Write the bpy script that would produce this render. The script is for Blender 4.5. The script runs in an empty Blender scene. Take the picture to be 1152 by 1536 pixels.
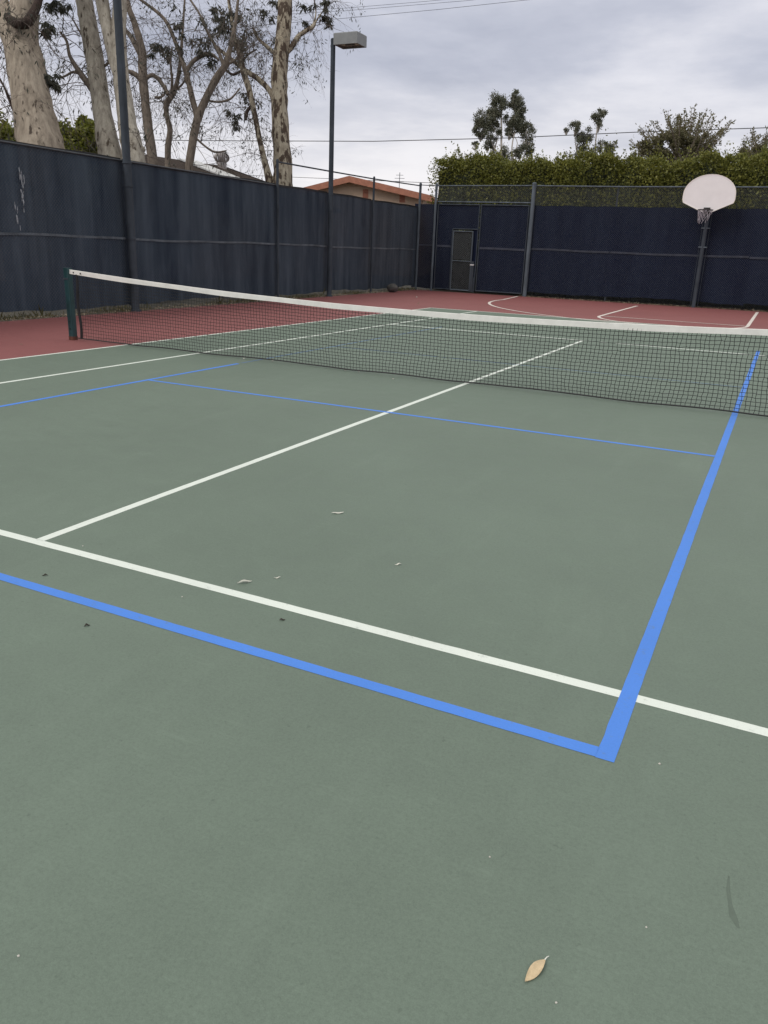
import bpy, math, random
import numpy as np
from mathutils import Vector, Matrix

SC = bpy.context.scene
COL = SC.collection
R = math.radians

# ------------------------------------------------------------------ camera
CAM = np.array([3.3196, -9.1276, 1.5319])
FOC = 1188.16                                  # focal length in photo pixels
rx, ry, rz = R(71.5337), R(-2.19556), R(26.15446)
def _rot(rx, ry, rz):
    cx, sx, cy, sy, cz, sz = math.cos(rx), math.sin(rx), math.cos(ry), math.sin(ry), math.cos(rz), math.sin(rz)
    return (np.array([[cz, -sz, 0], [sz, cz, 0], [0, 0, 1]]) @ np.array([[cy, 0, sy], [0, 1, 0], [-sy, 0, cy]])
            @ np.array([[1, 0, 0], [0, cx, -sx], [0, sx, cx]]))
ROT = _rot(rx, ry, rz)
cam = bpy.data.objects.new("camera", bpy.data.cameras.new("camera"))
COL.objects.link(cam)
cam.location = CAM
cam.rotation_euler = (rx, ry, rz)
cam.data.sensor_fit = 'HORIZONTAL'
cam.data.sensor_width = 36
cam.data.lens = FOC / 1152 * 36
cam.data.clip_start = 0.05
cam.data.clip_end = 3000
SC.camera = cam

def ray(u, v):
    return ROT @ np.array([(u - 576) / FOC, -(v - 768) / FOC, -1.0])
def at(u, v, depth):
    return CAM + depth * ray(u, v)
def ground_at(u, v, z=0.0):
    d = ray(u, v)
    return CAM + d * ((z - CAM[2]) / d[2])

# ------------------------------------------------------------------ mesh builder
class MB:
    def __init__(self):
        self.v, self.f, self.n = [], [], 0      # lists of arrays
    def add(self, verts, faces):
        self.v.append(np.asarray(verts, float).reshape(-1, 3))
        self.f += [tuple(i + self.n for i in fc) for fc in faces]
        self.n += len(self.v[-1])
        return self
    def quads(self, verts4):                    # (k,4,3)
        verts4 = np.asarray(verts4, float)
        k = len(verts4)
        self.v.append(verts4.reshape(-1, 3))
        idx = (np.arange(k * 4).reshape(-1, 4) + self.n).tolist()
        self.f += [tuple(r) for r in idx]
        self.n += 4 * k
        return self
    def box(self, c, s, M=None):
        c = np.asarray(c, float)
        h = np.asarray(s, float) / 2
        p = np.array([[x, y, z] for z in (-1, 1) for y in (-1, 1) for x in (-1, 1)], float) * h
        if M is not None:
            p = p @ np.asarray(M).T
        self.add(p + c, [(0, 2, 3, 1), (4, 5, 7, 6), (0, 1, 5, 4), (2, 6, 7, 3), (0, 4, 6, 2), (1, 3, 7, 5)])
        return self
    def tube(self, pts, rad, sides=8, wob=0.0, rng=None, cap=True):
        pts = np.asarray(pts, float)
        n = len(pts)
        rad = np.full(n, float(rad)) if np.isscalar(rad) else np.asarray(rad, float)
        t = np.gradient(pts, axis=0)
        t /= np.linalg.norm(t, axis=1)[:, None] + 1e-12
        ref = np.array([0.0, 0, 1]) if abs(t[0][2]) < 0.9 else np.array([1.0, 0, 0])
        a = np.cross(t[0], ref); a /= np.linalg.norm(a)
        ang = np.arange(sides) / sides * 2 * math.pi
        V = []
        for i in range(n):
            a = a - t[i] * a.dot(t[i]); a /= np.linalg.norm(a) + 1e-12
            b = np.cross(t[i], a)
            rr = rad[i]
            if wob and rng is not None:
                rr = rad[i] * (1 + wob * rng.normal(size=sides))[:, None]
            V.append(pts[i] + (np.cos(ang)[:, None] * a + np.sin(ang)[:, None] * b) * rr)
        F = []
        for i in range(n - 1):
            for k in range(sides):
                k2 = (k + 1) % sides
                F.append((i * sides + k, i * sides + k2, (i + 1) * sides + k2, (i + 1) * sides + k))
        if cap:
            F.append(tuple(range(sides - 1, -1, -1)))
            F.append(tuple((n - 1) * sides + k for k in range(sides)))
        return self.add(np.concatenate(V), F)
    def lathe(self, prof, c, sides=24, axis=None):
        V, F = [], []
        for r, z in prof:
            for k in range(sides):
                a = 2 * math.pi * k / sides
                V.append((c[0] + r * math.cos(a), c[1] + r * math.sin(a), c[2] + z))
        m = len(prof)
        for i in range(m - 1):
            for k in range(sides):
                k2 = (k + 1) % sides
                F.append((i * sides + k, i * sides + k2, (i + 1) * sides + k2, (i + 1) * sides + k))
        F.append(tuple(range(sides - 1, -1, -1)))
        F.append(tuple((m - 1) * sides + k for k in range(sides)))
        return self.add(V, F)
    def prism(self, pts, ext):                  # planar polygon extruded by vector
        pts = np.asarray(pts, float); n = len(pts)
        V = np.concatenate([pts, pts + np.asarray(ext, float)])
        F = [tuple(range(n - 1, -1, -1)), tuple(range(n, 2 * n))]
        F += [(i, (i + 1) % n, n + (i + 1) % n, n + i) for i in range(n)]
        return self.add(V, F)
    def build(self, name, mat, parent=None, smooth=False):
        V = np.concatenate(self.v) if self.v else np.zeros((0, 3))
        if parent is not None:
            root = parent
            while root.parent is not None:
                root = root.parent
            V = V - np.array(root.location)
        me = bpy.data.meshes.new(name)
        me.from_pydata(V.tolist(), [], self.f)
        me.materials.append(mat)
        if smooth:
            me.polygons.foreach_set('use_smooth', [True] * len(me.polygons))
        me.update()
        if smooth:
            me.set_sharp_from_angle(angle=R(50))
        o = bpy.data.objects.new(name, me)
        COL.objects.link(o)
        if parent is not None:
            o.parent = parent
        return o

def tag(o, label=None, cat=None, group=None, kind=None):
    if label: o['label'] = label
    if cat: o['category'] = cat
    if group: o['group'] = group
    if kind: o['kind'] = kind
    return o
def thing(name, loc, label, cat, group=None):
    o = bpy.data.objects.new(name, None)
    COL.objects.link(o)
    o.location = [float(c) for c in loc]
    o.empty_display_size = 0.2
    return tag(o, label, cat, group)

# ------------------------------------------------------------------ materials
def mat_new(name, rough=0.6, metal=0.0, spec=0.5):
    m = bpy.data.materials.new(name)
    m.use_nodes = True
    nt = m.node_tree
    b = nt.nodes['Principled BSDF']
    b.inputs['Roughness'].default_value = rough
    b.inputs['Metallic'].default_value = metal
    b.inputs['Specular IOR Level'].default_value = spec
    return m, nt, b
def N(nt, typ, **kw):
    n = nt.nodes.new(typ)
    for k, v in kw.items():
        if k in n.inputs: n.inputs[k].default_value = v
        else: setattr(n, k, v)
    return n
def noise(nt, scale, detail=4, rough=0.6, vec=None):
    n = N(nt, 'ShaderNodeTexNoise')
    n.inputs['Scale'].default_value = scale
    n.inputs['Detail'].default_value = detail
    n.inputs['Roughness'].default_value = rough
    if vec is not None: nt.links.new(vec, n.inputs['Vector'])
    return n
def ramp(nt, src, stops):
    r = N(nt, 'ShaderNodeValToRGB')
    el = r.color_ramp.elements
    while len(el) < len(stops): el.new(0.5)
    for e, (p, c) in zip(el, stops):
        e.position = p
        e.color = (*c, 1) if len(c) == 3 else c
    nt.links.new(src, r.inputs['Fac'])
    return r
def mix(nt, fac, a, b, mode='MIX'):
    n = N(nt, 'ShaderNodeMix', data_type='RGBA', blend_type=mode)
    for sock, val in ((n.inputs[0], fac), (n.inputs[6], a), (n.inputs[7], b)):
        if hasattr(val, 'is_output'): nt.links.new(val, sock)
        elif isinstance(val, (int, float)): sock.default_value = val
        else: sock.default_value = (*val, 1)
    return n.outputs[2]
def obj_vec(nt, scale=(1, 1, 1)):
    tc = N(nt, 'ShaderNodeTexCoord')
    mp = N(nt, 'ShaderNodeMapping')
    mp.inputs['Scale'].default_value = scale
    nt.links.new(tc.outputs['Object'], mp.inputs['Vector'])
    return mp.outputs['Vector']
def bump(nt, b, src, strength=0.2, dist=0.01):
    bp = N(nt, 'ShaderNodeBump')
    bp.inputs['Strength'].default_value = strength
    bp.inputs['Distance'].default_value = dist
    nt.links.new(src, bp.inputs['Height'])
    nt.links.new(bp.outputs['Normal'], b.inputs['Normal'])

def mat_var(name, col, var=0.15, scale=8, rough=0.6, metal=0.0, spec=0.5, vscale=(1, 1, 1), bmp=0.0):
    m, nt, b = mat_new(name, rough, metal, spec)
    v = obj_vec(nt, vscale)
    n = noise(nt, scale, 5, 0.65, v)
    lo = tuple(c * (1 - var) for c in col); hi = tuple(min(1, c * (1 + var)) for c in col)
    r = ramp(nt, n.outputs['Fac'], [(0.3, lo), (0.7, hi)])
    nt.links.new(r.outputs['Color'], b.inputs['Base Color'])
    if bmp: bump(nt, b, n.outputs['Fac'], bmp, 0.02)
    return m

def mat_court(name, col, rough=0.62, stain=0.20):
    m, nt, b = mat_new(name, rough, 0, 0.4)
    v = obj_vec(nt)
    big = noise(nt, 0.55, 6, 0.6, v)
    mid = noise(nt, 5.5, 8, 0.68, v)
    fine = noise(nt, 260, 3, 0.7, v)
    c1 = ramp(nt, big.outputs['Fac'], [(0.3, tuple(c * (1 - stain) for c in col)), (0.7, tuple(c * (1 + stain * .7) for c in col))])
    c2 = mix(nt, 0.50, c1.outputs['Color'], ramp(nt, mid.outputs['Fac'], [(0.25, tuple(c * .82 for c in col)), (0.75, tuple(c * 1.15 for c in col))]).outputs['Color'])
    c3 = mix(nt, 0.30, c2, ramp(nt, fine.outputs['Fac'], [(0.3, tuple(c * .62 for c in col)), (0.72, tuple(c * 1.35 for c in col))]).outputs['Color'])
    # worn pale flecks and small dark spots of dirt
    sp = noise(nt, 42, 2, 0.5, v)
    c4 = mix(nt, ramp(nt, sp.outputs['Fac'], [(0.70, (0, 0, 0)), (0.78, (.35, .35, .35))]).outputs['Color'], c3, tuple(c * .5 for c in col))
    sw = N(nt, 'ShaderNodeMapping'); sw.inputs['Scale'].default_value = (1.4, 0.22, 1); sw.inputs['Rotation'].default_value = (0, 0, 0.5)
    nt.links.new(v, sw.inputs['Vector'])
    st = noise(nt, 2.2, 6, 0.65, sw.outputs['Vector'])
    c5 = mix(nt, ramp(nt, st.outputs['Fac'], [(0.55, (0, 0, 0)), (0.8, (.22, .22, .22))]).outputs['Color'], c4, tuple(min(1, c * 1.3 + .02) for c in col))
    # grit: sand grains in the paint; faint scratches dragged by shoes
    gr = noise(nt, 95, 5, 0.8, v)
    c5 = mix(nt, 0.5, c5, mix(nt, 1.0, c5, ramp(nt, gr.outputs['Fac'], [(0.30, (.70, .70, .70)), (0.5, (1, 1, 1)), (0.72, (1.25, 1.25, 1.25))]).outputs['Color'], 'MULTIPLY'))
    for ang, th in ((.5, .66), (1.9, .67), (2.7, .67)):
        mp2 = N(nt, 'ShaderNodeMapping'); mp2.inputs['Rotation'].default_value = (0, 0, ang); mp2.inputs['Scale'].default_value = (3, 46, 1)
        nt.links.new(v, mp2.inputs['Vector'])
        sc_ = noise(nt, 1.3, 3, .55, mp2.outputs['Vector'])
        msk = mix(nt, 1.0, ramp(nt, sc_.outputs['Fac'], [(th - .06, (0, 0, 0)), (th + .05, (.3, .3, .3))]).outputs['Color'], ramp(nt, mid.outputs['Fac'], [(.45, (0, 0, 0)), (.62, (1, 1, 1))]).outputs['Color'], 'MULTIPLY')
        c5 = mix(nt, msk, c5, tuple(min(1, x * 1.28 + .012) for x in col))
    nt.links.new(c5, b.inputs['Base Color'])
    rr = ramp(nt, mid.outputs['Fac'], [(0.3, (rough - .07,) * 3), (0.7, (rough + .08,) * 3)])
    nt.links.new(rr.outputs['Color'], b.inputs['Roughness'])
    bump(nt, b, fine.outputs['Fac'], 0.35, 0.0015)
    return m

def mat_line(name, col, wear_col, wear=0.25):
    m, nt, b = mat_new(name, 0.6, 0, 0.35)
    v = obj_vec(nt)
    n = noise(nt, 30, 6, 0.7, v)
    big = noise(nt, 1.6, 3, 0.5, v)
    fine = noise(nt, 240, 2, 0.6, v)
    base = mix(nt, 0.5, tuple(c * .93 for c in col), ramp(nt, big.outputs['Fac'], [(0.35, tuple(c * .86 for c in col)), (0.65, col)]).outputs['Color'])
    base = mix(nt, 0.18, base, ramp(nt, fine.outputs['Fac'], [(0.3, tuple(c * .6 for c in col)), (0.6, col)]).outputs['Color'])
    f = ramp(nt, n.outputs['Fac'], [(0.58, (0, 0, 0)), (0.72, (wear,) * 3)])
    nt.links.new(mix(nt, f.outputs['Color'], base, wear_col), b.inputs['Base Color'])
    bump(nt, b, fine.outputs['Fac'], 0.25, 0.001)
    return m

def mat_bark(name, pale, mid, dark, patch=0.5, grain=1.0):
    m, nt, b = mat_new(name, 0.85, 0, 0.2)
    v = obj_vec(nt, (1, 1, 0.16))
    v2 = obj_vec(nt, (1, 1, 0.45))
    n1 = noise(nt, 9 * grain, 6, 0.7, v)
    n2 = noise(nt, 2.2 * grain, 5, 0.6, v2)
    n3 = noise(nt, 5 * grain, 4, 0.6, obj_vec(nt, (1, 1, 0.3)))
    c = mix(nt, ramp(nt, n2.outputs['Fac'], [(0.38, (0, 0, 0)), (0.62, (1, 1, 1))]).outputs['Color'], pale, mid)
    c = mix(nt, 0.68, c, ramp(nt, n1.outputs['Fac'], [(0.3, tuple(x * .45 for x in mid)), (0.6, pale)]).outputs['Color'])
    c = mix(nt, ramp(nt, n3.outputs['Fac'], [(patch, (0, 0, 0)), (patch + .06, (.9, .9, .9))]).outputs['Color'], c, dark)
    vo = N(nt, 'ShaderNodeTexVoronoi'); vo.inputs['Scale'].default_value = 5 * grain
    nt.links.new(obj_vec(nt, (1, 1, 0.35)), vo.inputs['Vector'])
    c = mix(nt, ramp(nt, vo.outputs['Distance'], [(0.07, (.8, .8, .8)), (0.13, (0, 0, 0))]).outputs['Color'], c, dark)
    nt.links.new(c, b.inputs['Base Color'])
    bump(nt, b, n1.outputs['Fac'], 0.5, 0.04)
    return m

def mat_leaf(name, cols, rough=0.55, trans=0.25, island=True):
    m, nt, b = mat_new(name, rough, 0, 0.35)
    g = N(nt, 'ShaderNodeNewGeometry')
    stops = [(i / max(1, len(cols) - 1), c) for i, c in enumerate(cols)]
    r = ramp(nt, g.outputs['Random Per Island'], stops)
    v = obj_vec(nt)
    n = noise(nt, 0.9, 3, 0.5, v)
    c = mix(nt, 0.5, r.outputs['Color'], mix(nt, n.outputs['Fac'], tuple(x * .6 for x in cols[0]), cols[-1]))
    nt.links.new(c, b.inputs['Base Color'])
    t = N(nt, 'ShaderNodeBsdfTranslucent')
    nt.links.new(c, t.inputs['Color'])
    ms = N(nt, 'ShaderNodeMixShader'); ms.inputs['Fac'].default_value = trans
    nt.links.new(b.outputs[0], ms.inputs[1]); nt.links.new(t.outputs[0], ms.inputs[2])
    nt.links.new(ms.outputs[0], nt.nodes['Material Output'].inputs['Surface'])
    return m

def mat_screen(name, col, dusty, alpha_lo, alpha_hi, streak):
    """Woven privacy mesh: mostly opaque, a little light passes between the threads."""
    m, nt, b = mat_new(name, 0.9, 0, 0.1)
    v = obj_vec(nt, (1.7, 1.7, 0.16))
    n = noise(nt, 1.6, 4, 0.55, v)
    n2 = noise(nt, 0.5, 3, 0.5, obj_vec(nt))
    n3 = noise(nt, 6, 4, 0.6, obj_vec(nt, (1.2, 1.2, .3)))
    f = ramp(nt, n.outputs['Fac'], [(0.30, (0, 0, 0)), (0.78, (streak,) * 3)])
    c = mix(nt, f.outputs['Color'], col, dusty)
    c = mix(nt, ramp(nt, n3.outputs['Fac'], [(0.5, (0, 0, 0)), (0.8, (streak * .4,) * 3)]).outputs['Color'], c, dusty)
    nt.links.new(c, b.inputs['Base Color'])
    tr = N(nt, 'ShaderNodeBsdfTransparent')
    ms = N(nt, 'ShaderNodeMixShader')
    a = ramp(nt, n2.outputs['Fac'], [(0.3, (alpha_lo,) * 3), (0.7, (alpha_hi,) * 3)])
    nt.links.new(a.outputs['Color'], ms.inputs['Fac'])
    nt.links.new(tr.outputs[0], ms.inputs[1]); nt.links.new(b.outputs[0], ms.inputs[2])
    nt.links.new(ms.outputs[0], nt.nodes['Material Output'].inputs['Surface'])
    return m

GREEN = (0.151, 0.198, 0.157)
RED = (0.262, 0.091, 0.089)
M = {}
M['green'] = mat_court('green_acrylic', GREEN)
M['red'] = mat_court('red_acrylic', RED, 0.65, 0.16)
M['white_line'] = mat_line('white_line_paint', (0.83, 0.89, 0.82), GREEN, 0.35)
M['blue_line'] = mat_line('blue_line_paint', (0.088, 0.272, 0.83), GREEN, 0.4)
M['blue_worn'] = mat_line('worn_blue_line_paint', (0.13, 0.22, 0.36), GREEN, 0.9)
M['bb_line'] = mat_line('cream_line_paint', (0.84, 0.76, 0.71), RED, 0.25)
M['steel_dark'] = mat_var('weathered_dark_steel', (0.047, 0.058, 0.073), .35, 6, .75, 0, .3, vscale=(1, 1, .3))
M['steel_grey'] = mat_var('galvanised_grey_steel', (0.10, 0.122, 0.145), .35, 6, .75, 0, .3, vscale=(1, 1, .3))
M['wire'] = mat_var('galvanised_wire', (0.13, 0.14, 0.135), .3, 3, .5, 0)
M['wire_dark'] = mat_var('dull_wire', (0.065, 0.073, 0.082), .3, 3, .6, 0)
M['post_green'] = mat_var('green_post_paint', (0.016, 0.052, 0.058), .45, 9, .35, 0, vscale=(1, 1, .3))
M['net'] = mat_var('black_net_cord', (0.012, 0.013, 0.014), .3, 5, .8)
M['band'] = mat_var('white_canvas_band', (0.80, 0.79, 0.75), .10, 5, .8, bmp=.1)
M['black'] = mat_var('black_rubber', (0.012, 0.012, 0.014), .3, 8, .6)
M['rust'] = mat_var('rusty_steel', (0.10, 0.035, 0.022), .5, 12, .8)
M['screen_side'] = mat_screen('faded_navy_mesh', (0.0195, 0.0325, 0.0550), (0.125, 0.158, 0.200), .968, .997, .62)
M['screen_back'] = mat_screen('navy_mesh', (0.0085, 0.0125, 0.032), (0.024, 0.034, 0.062), .95, .99, .5)
M['seam'] = mat_var('grey_seam_tape', (0.12, 0.142, 0.168), .45, 3, .9)
M['seam_back'] = mat_var('navy_seam_tape', (0.045, 0.052, 0.075), .4, 3, .9)
M['tear'] = mat_var('painted_sky_in_tears', (0.33, 0.35, 0.38), .4, 30, .9)  # pale grey painted in for bright sky behind the torn screen
M['board'] = mat_var('white_fibreglass', (0.85, 0.82, 0.825), .04, 3, .4)
M['board_edge'] = mat_var('cream_board_edge', (0.86, 0.81, 0.76), .08, 6, .5)
M['rim'] = mat_var('dark_rim_steel', (0.03, 0.024, 0.024), .4, 9, .5, .3)
M['net_cord'] = mat_var('grey_nylon', (0.42, 0.39, 0.43), .2, 8, .8)
M['lamp_grey'] = mat_var('grey_lamp_housing', (0.22, 0.23, 0.235), .12, 4, .5, .2)
M['lens'] = mat_var('frosted_lamp_lens', (0.20, 0.20, 0.18), .2, 6, .25)
M['ground'] = mat_var('dry_dirt', (0.065, 0.058, 0.042), .5, .7, .95, bmp=.3)  # dirt colour darkened to stand in for shade beyond the fence
M['grass'] = mat_leaf('dry_weeds', [(0.045, 0.06, 0.018), (0.10, 0.095, 0.035), (0.16, 0.125, 0.06)], .7, .2)
M['litter'] = mat_leaf('dry_leaf_litter', [(0.07, 0.045, 0.028), (0.22, 0.15, 0.09), (0.50, 0.42, 0.31)], .8, .1)
M['rock'] = mat_var('grey_rock', (0.09, 0.085, 0.08), .4, 9, .8, bmp=.5)
M['hedge'] = mat_leaf('hedge_leaves', [(0.036, 0.056, 0.013), (0.135, 0.155, 0.027), (0.34, 0.33, 0.07)], .45, .3)
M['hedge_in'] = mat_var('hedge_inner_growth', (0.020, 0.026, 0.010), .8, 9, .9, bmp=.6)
M['hedge_core'] = mat_var('hedge_stems', (0.018, 0.016, 0.010), .5, 4, .9)
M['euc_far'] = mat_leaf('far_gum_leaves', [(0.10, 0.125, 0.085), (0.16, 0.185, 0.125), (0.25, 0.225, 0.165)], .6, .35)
M['euc_leaf'] = mat_leaf('gum_leaves', [(0.035, 0.037, 0.034), (0.07, 0.075, 0.055), (0.11, 0.11, 0.08)], .5, .25)
M['olive_leaf'] = mat_leaf('olive_leaves', [(0.09, 0.10, 0.045), (0.17, 0.165, 0.08), (0.25, 0.21, 0.12)], .6, .35)
M['bush_leaf'] = mat_leaf('bush_leaves', [(0.09, 0.125, 0.018), (0.20, 0.23, 0.032), (0.32, 0.31, 0.06)], .5, .35)
M['bark_tan'] = mat_bark('tan_gum_bark', (0.44, 0.375, 0.30), (0.27, 0.22, 0.17), (0.05, 0.036, 0.028), .60)
M['bark_pale'] = mat_bark('pale_gum_bark', (0.48, 0.44, 0.37), (0.27, 0.235, 0.195), (0.06, 0.043, 0.03), .60, 1.2)
M['bark_cream'] = mat_bark('patched_gum_bark', (0.46, 0.41, 0.32), (0.27, 0.21, 0.15), (0.05, 0.030, 0.022), .49, 1.3)
M['bark_grey'] = mat_bark('grey_brown_bark', (0.23, 0.19, 0.155), (0.14, 0.115, 0.095), (0.05, 0.04, 0.034), .62, 2)
M['bark_dark'] = mat_bark('dark_branch_bark', (0.065, 0.045, 0.038), (0.04, 0.028, 0.024), (0.02, 0.014, 0.012), .6, 2)
M['twig'] = mat_var('grey_twigs', (0.14, 0.112, 0.095), .3, 4, .9)
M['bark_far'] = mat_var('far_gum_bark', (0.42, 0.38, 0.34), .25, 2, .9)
M['stucco'] = mat_var('tan_stucco', (0.56, 0.42, 0.31), .08, 6, .9, bmp=.1)
M['tile'] = mat_var('terracotta_tile', (0.46, 0.22, 0.15), .3, 5, .8, vscale=(3, .6, 1), bmp=.3)
M['fascia'] = mat_var('terracotta_fascia', (0.40, 0.165, 0.105), .2, 4, .7)
M['shingle'] = mat_var('brown_shingle', (0.052, 0.040, 0.034), .35, 14, .95, 0, .1, vscale=(1, 1, 3), bmp=.3)
M['shingle_dark'] = mat_var('dark_shingle', (0.026, 0.024, 0.026), .35, 14, .95, 0, .1, vscale=(1, 1, 3), bmp=.3)
M['skylight'] = mat_var('white_roof_sheet', (0.58, 0.58, 0.58), .06, 3, .5)
M['vent'] = mat_var('vent_aluminium', (0.30, 0.27, 0.265), .3, 9, .5, .2)
M['cable'] = mat_var('black_cable', (0.03, 0.03, 0.033), .2, 3, .6)
M['leaf_tan'] = mat_var('dry_tan_leaf', (0.66, 0.52, 0.33), .22, 45, .7, vscale=(1, 1, 1), bmp=.25)
M['leaf_grey'] = mat_var('dry_pale_leaf', (0.74, 0.73, 0.66), .2, 50, .7)
M['leaf_dark'] = mat_var('dark_dry_leaf', (0.05, 0.04, 0.032), .4, 50, .8)
M['pebble'] = mat_var('pale_grit', (0.55, 0.53, 0.48), .25, 60, .8)
M['scuff'] = mat_var('rubber_scuff', (0.115, 0.150, 0.119), .08, 60, .8)

# ------------------------------------------------------------------ world and sun
SUN_DIR = Vector((-0.42, -0.75, 0.72)).normalized()        # towards the sun, veiled by cloud
elev = math.asin(SUN_DIR.z)
world = bpy.data.worlds.new("World")
SC.world = world
world.use_nodes = True
nt = world.node_tree
bg = nt.nodes['Background']
sky = N(nt, 'ShaderNodeTexSky', sky_type='NISHITA')
sky.sun_disc = False
sky.sun_elevation = elev
sky.sun_rotation = math.atan2(SUN_DIR.x, SUN_DIR.y)
sky.air_density = 1.0; sky.dust_density = 2.5
tc = N(nt, 'ShaderNodeTexCoord')
sep = N(nt, 'ShaderNodeSeparateXYZ'); nt.links.new(tc.outputs['Generated'], sep.inputs[0])
def mth(op, a, b=None):
    n = N(nt, 'ShaderNodeMath', operation=op)
    for i, val in enumerate((a, b)):
        if val is None: continue
        if hasattr(val, 'is_output'): nt.links.new(val, n.inputs[i])
        else: n.inputs[i].default_value = val
    return n.outputs[0]
zc = mth('MAXIMUM', sep.outputs['Z'], 0.0)
den = mth('ADD', zc, 0.11)
cmb = N(nt, 'ShaderNodeCombineXYZ')
nt.links.new(mth('DIVIDE', sep.outputs['X'], den), cmb.inputs[0])
nt.links.new(mth('DIVIDE', sep.outputs['Y'], den), cmb.inputs[1])
nA = noise(nt, 0.55, 6, 0.52, cmb.outputs[0]); nA.inputs['Distortion'].default_value = 0.35
nB = noise(nt, 1.7, 6, 0.6, cmb.outputs[0])
cl = mix(nt, 0.30, nA.outputs['Fac'], nB.outputs['Fac'])
cloud = ramp(nt, cl, [(0.38, (0.455, 0.48, 0.58)), (0.48, (0.59, 0.61, 0.705)), (0.59, (0.82, 0.82, 0.885))])
hor = ramp(nt, zc, [(0.0, (1, 1, 1)), (0.07, (.85, .85, .85)), (0.19, (0, 0, 0))])     # thinner, brighter cloud low down
low = ramp(nt, cl, [(0.34, (0.78, 0.78, 0.84)), (0.55, (1.02, 0.99, 1.0))])
c = mix(nt, hor.outputs['Color'], cloud.outputs['Color'], low.outputs['Color'])
zen = ramp(nt, zc, [(0.33, (1, 1, 1)), (0.75, (1.0, 1.0, 1.0))])
gain = N(nt, 'ShaderNodeMapRange'); gain.inputs['From Min'].default_value = .30; gain.inputs['From Max'].default_value = .8
gain.inputs['To Min'].default_value = 1.0; gain.inputs['To Max'].default_value = 1.46
nt.links.new(zc, gain.inputs['Value'])
neut = ramp(nt, zc, [(0.30, (0, 0, 0)), (0.50, (1, 1, 1))])                        # overhead the overcast is thick and neutral
c = mix(nt, neut.outputs['Color'], c, (0.705, 0.695, 0.67))
vm = N(nt, 'ShaderNodeVectorMath', operation='SCALE'); nt.links.new(c, vm.inputs[0]); nt.links.new(gain.outputs[0], vm.inputs['Scale'])
vs = N(nt, 'ShaderNodeVectorMath', operation='SCALE'); nt.links.new(vm.outputs[0], vs.inputs[0]); vs.inputs['Scale'].default_value = 10.0
fin = mix(nt, 0.93, sky.outputs['Color'], vs.outputs[0])
nt.links.new(fin, bg.inputs['Color'])
bg.inputs['Strength'].default_value = 0.10

sun = bpy.data.objects.new("sun", bpy.data.lights.new("sun", 'SUN'))
COL.objects.link(sun)
sun.data.energy = 1.05
sun.data.angle = R(25)
sun.data.color = (1, 0.96, 0.90)
sun.rotation_euler = (-SUN_DIR).to_track_quat('-Z', 'Y').to_euler()
sun.location = (0, 0, 30)

SC.view_settings.view_transform = 'Standard'
SC.view_settings.look = 'None'
SC.view_settings.exposure = 0
SC.view_settings.gamma = 1
SC.view_settings.use_curve_mapping = False
SC.render.engine = 'CYCLES'
SC.cycles.max_bounces = 6
SC.cycles.transparent_max_bounces = 12

# ------------------------------------------------------------------ ground and court
def sheet(name, x0, x1, y0, y1, z, mat):
    mb = MB()
    mb.add([(x0, y0, z), (x1, y0, z), (x1, y1, z), (x0, y1, z)], [(0, 1, 2, 3)])
    return tag(mb.build(name, mat), kind='structure')
sheet('ground', -900, 900, -400, 1500, -0.030, M['ground'])

def fence_x(y):                                  # the side fence runs slightly askew to the court
    return -9.48 - 0.025 * y
BACK_Y = 20.9
mb = MB()
mb.add([(fence_x(-16) + .12, -16, -0.012), (11.5, -16, -0.012), (11.5, BACK_Y - .12, -0.012), (fence_x(BACK_Y) + .12, BACK_Y - .12, -0.012)], [(0, 1, 2, 3)])
tag(mb.build('red_court_surface', M['red']), kind='structure')
sheet('green_court_surface', -5.485, 5.485, -11.885, 11.885, -0.008, M['green'])

def strip(mb, p, q, w, z):
    p = np.array(p, float); q = np.array(q, float)
    d = q - p; L = np.linalg.norm(d); d /= L
    nrm = np.array([-d[1], d[0]]) * w / 2
    k = max(2, int(L / 0.07))
    rng = np.random.default_rng(int(abs(p[0] * 31 + q[1] * 17) * 10))
    ts = np.linspace(0, 1, k + 1)
    jl = rng.normal(0, .0006, k + 1) + .0007 * np.sin(ts * L * 2.3); jr = rng.normal(0, .0006, k + 1) + .0007 * np.sin(ts * L * 3.1 + 1)
    V = []
    for t, a, b in zip(ts, jl, jr):
        c_ = p + (q - p) * t
        V.append((*(c_ + nrm * (1 + a / w * 2)), z)); V.append((*(c_ - nrm * (1 + b / w * 2)), z))
    mb.add(V, [(2 * i + 1, 2 * i + 3, 2 * i + 2, 2 * i) for i in range(k)])
def arc(mb, c, r, a0, a1, w, z, n=48):
    V = []
    for i in range(n + 1):
        a = R(a0 + (a1 - a0) * i / n)
        for rr in (r + w / 2, r - w / 2):
            V.append((c[0] + rr * math.cos(a), c[1] + rr * math.sin(a), z))
    mb.add(V, [(2 * i, 2 * i + 2, 2 * i + 3, 2 * i + 1) for i in range(n)])

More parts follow.
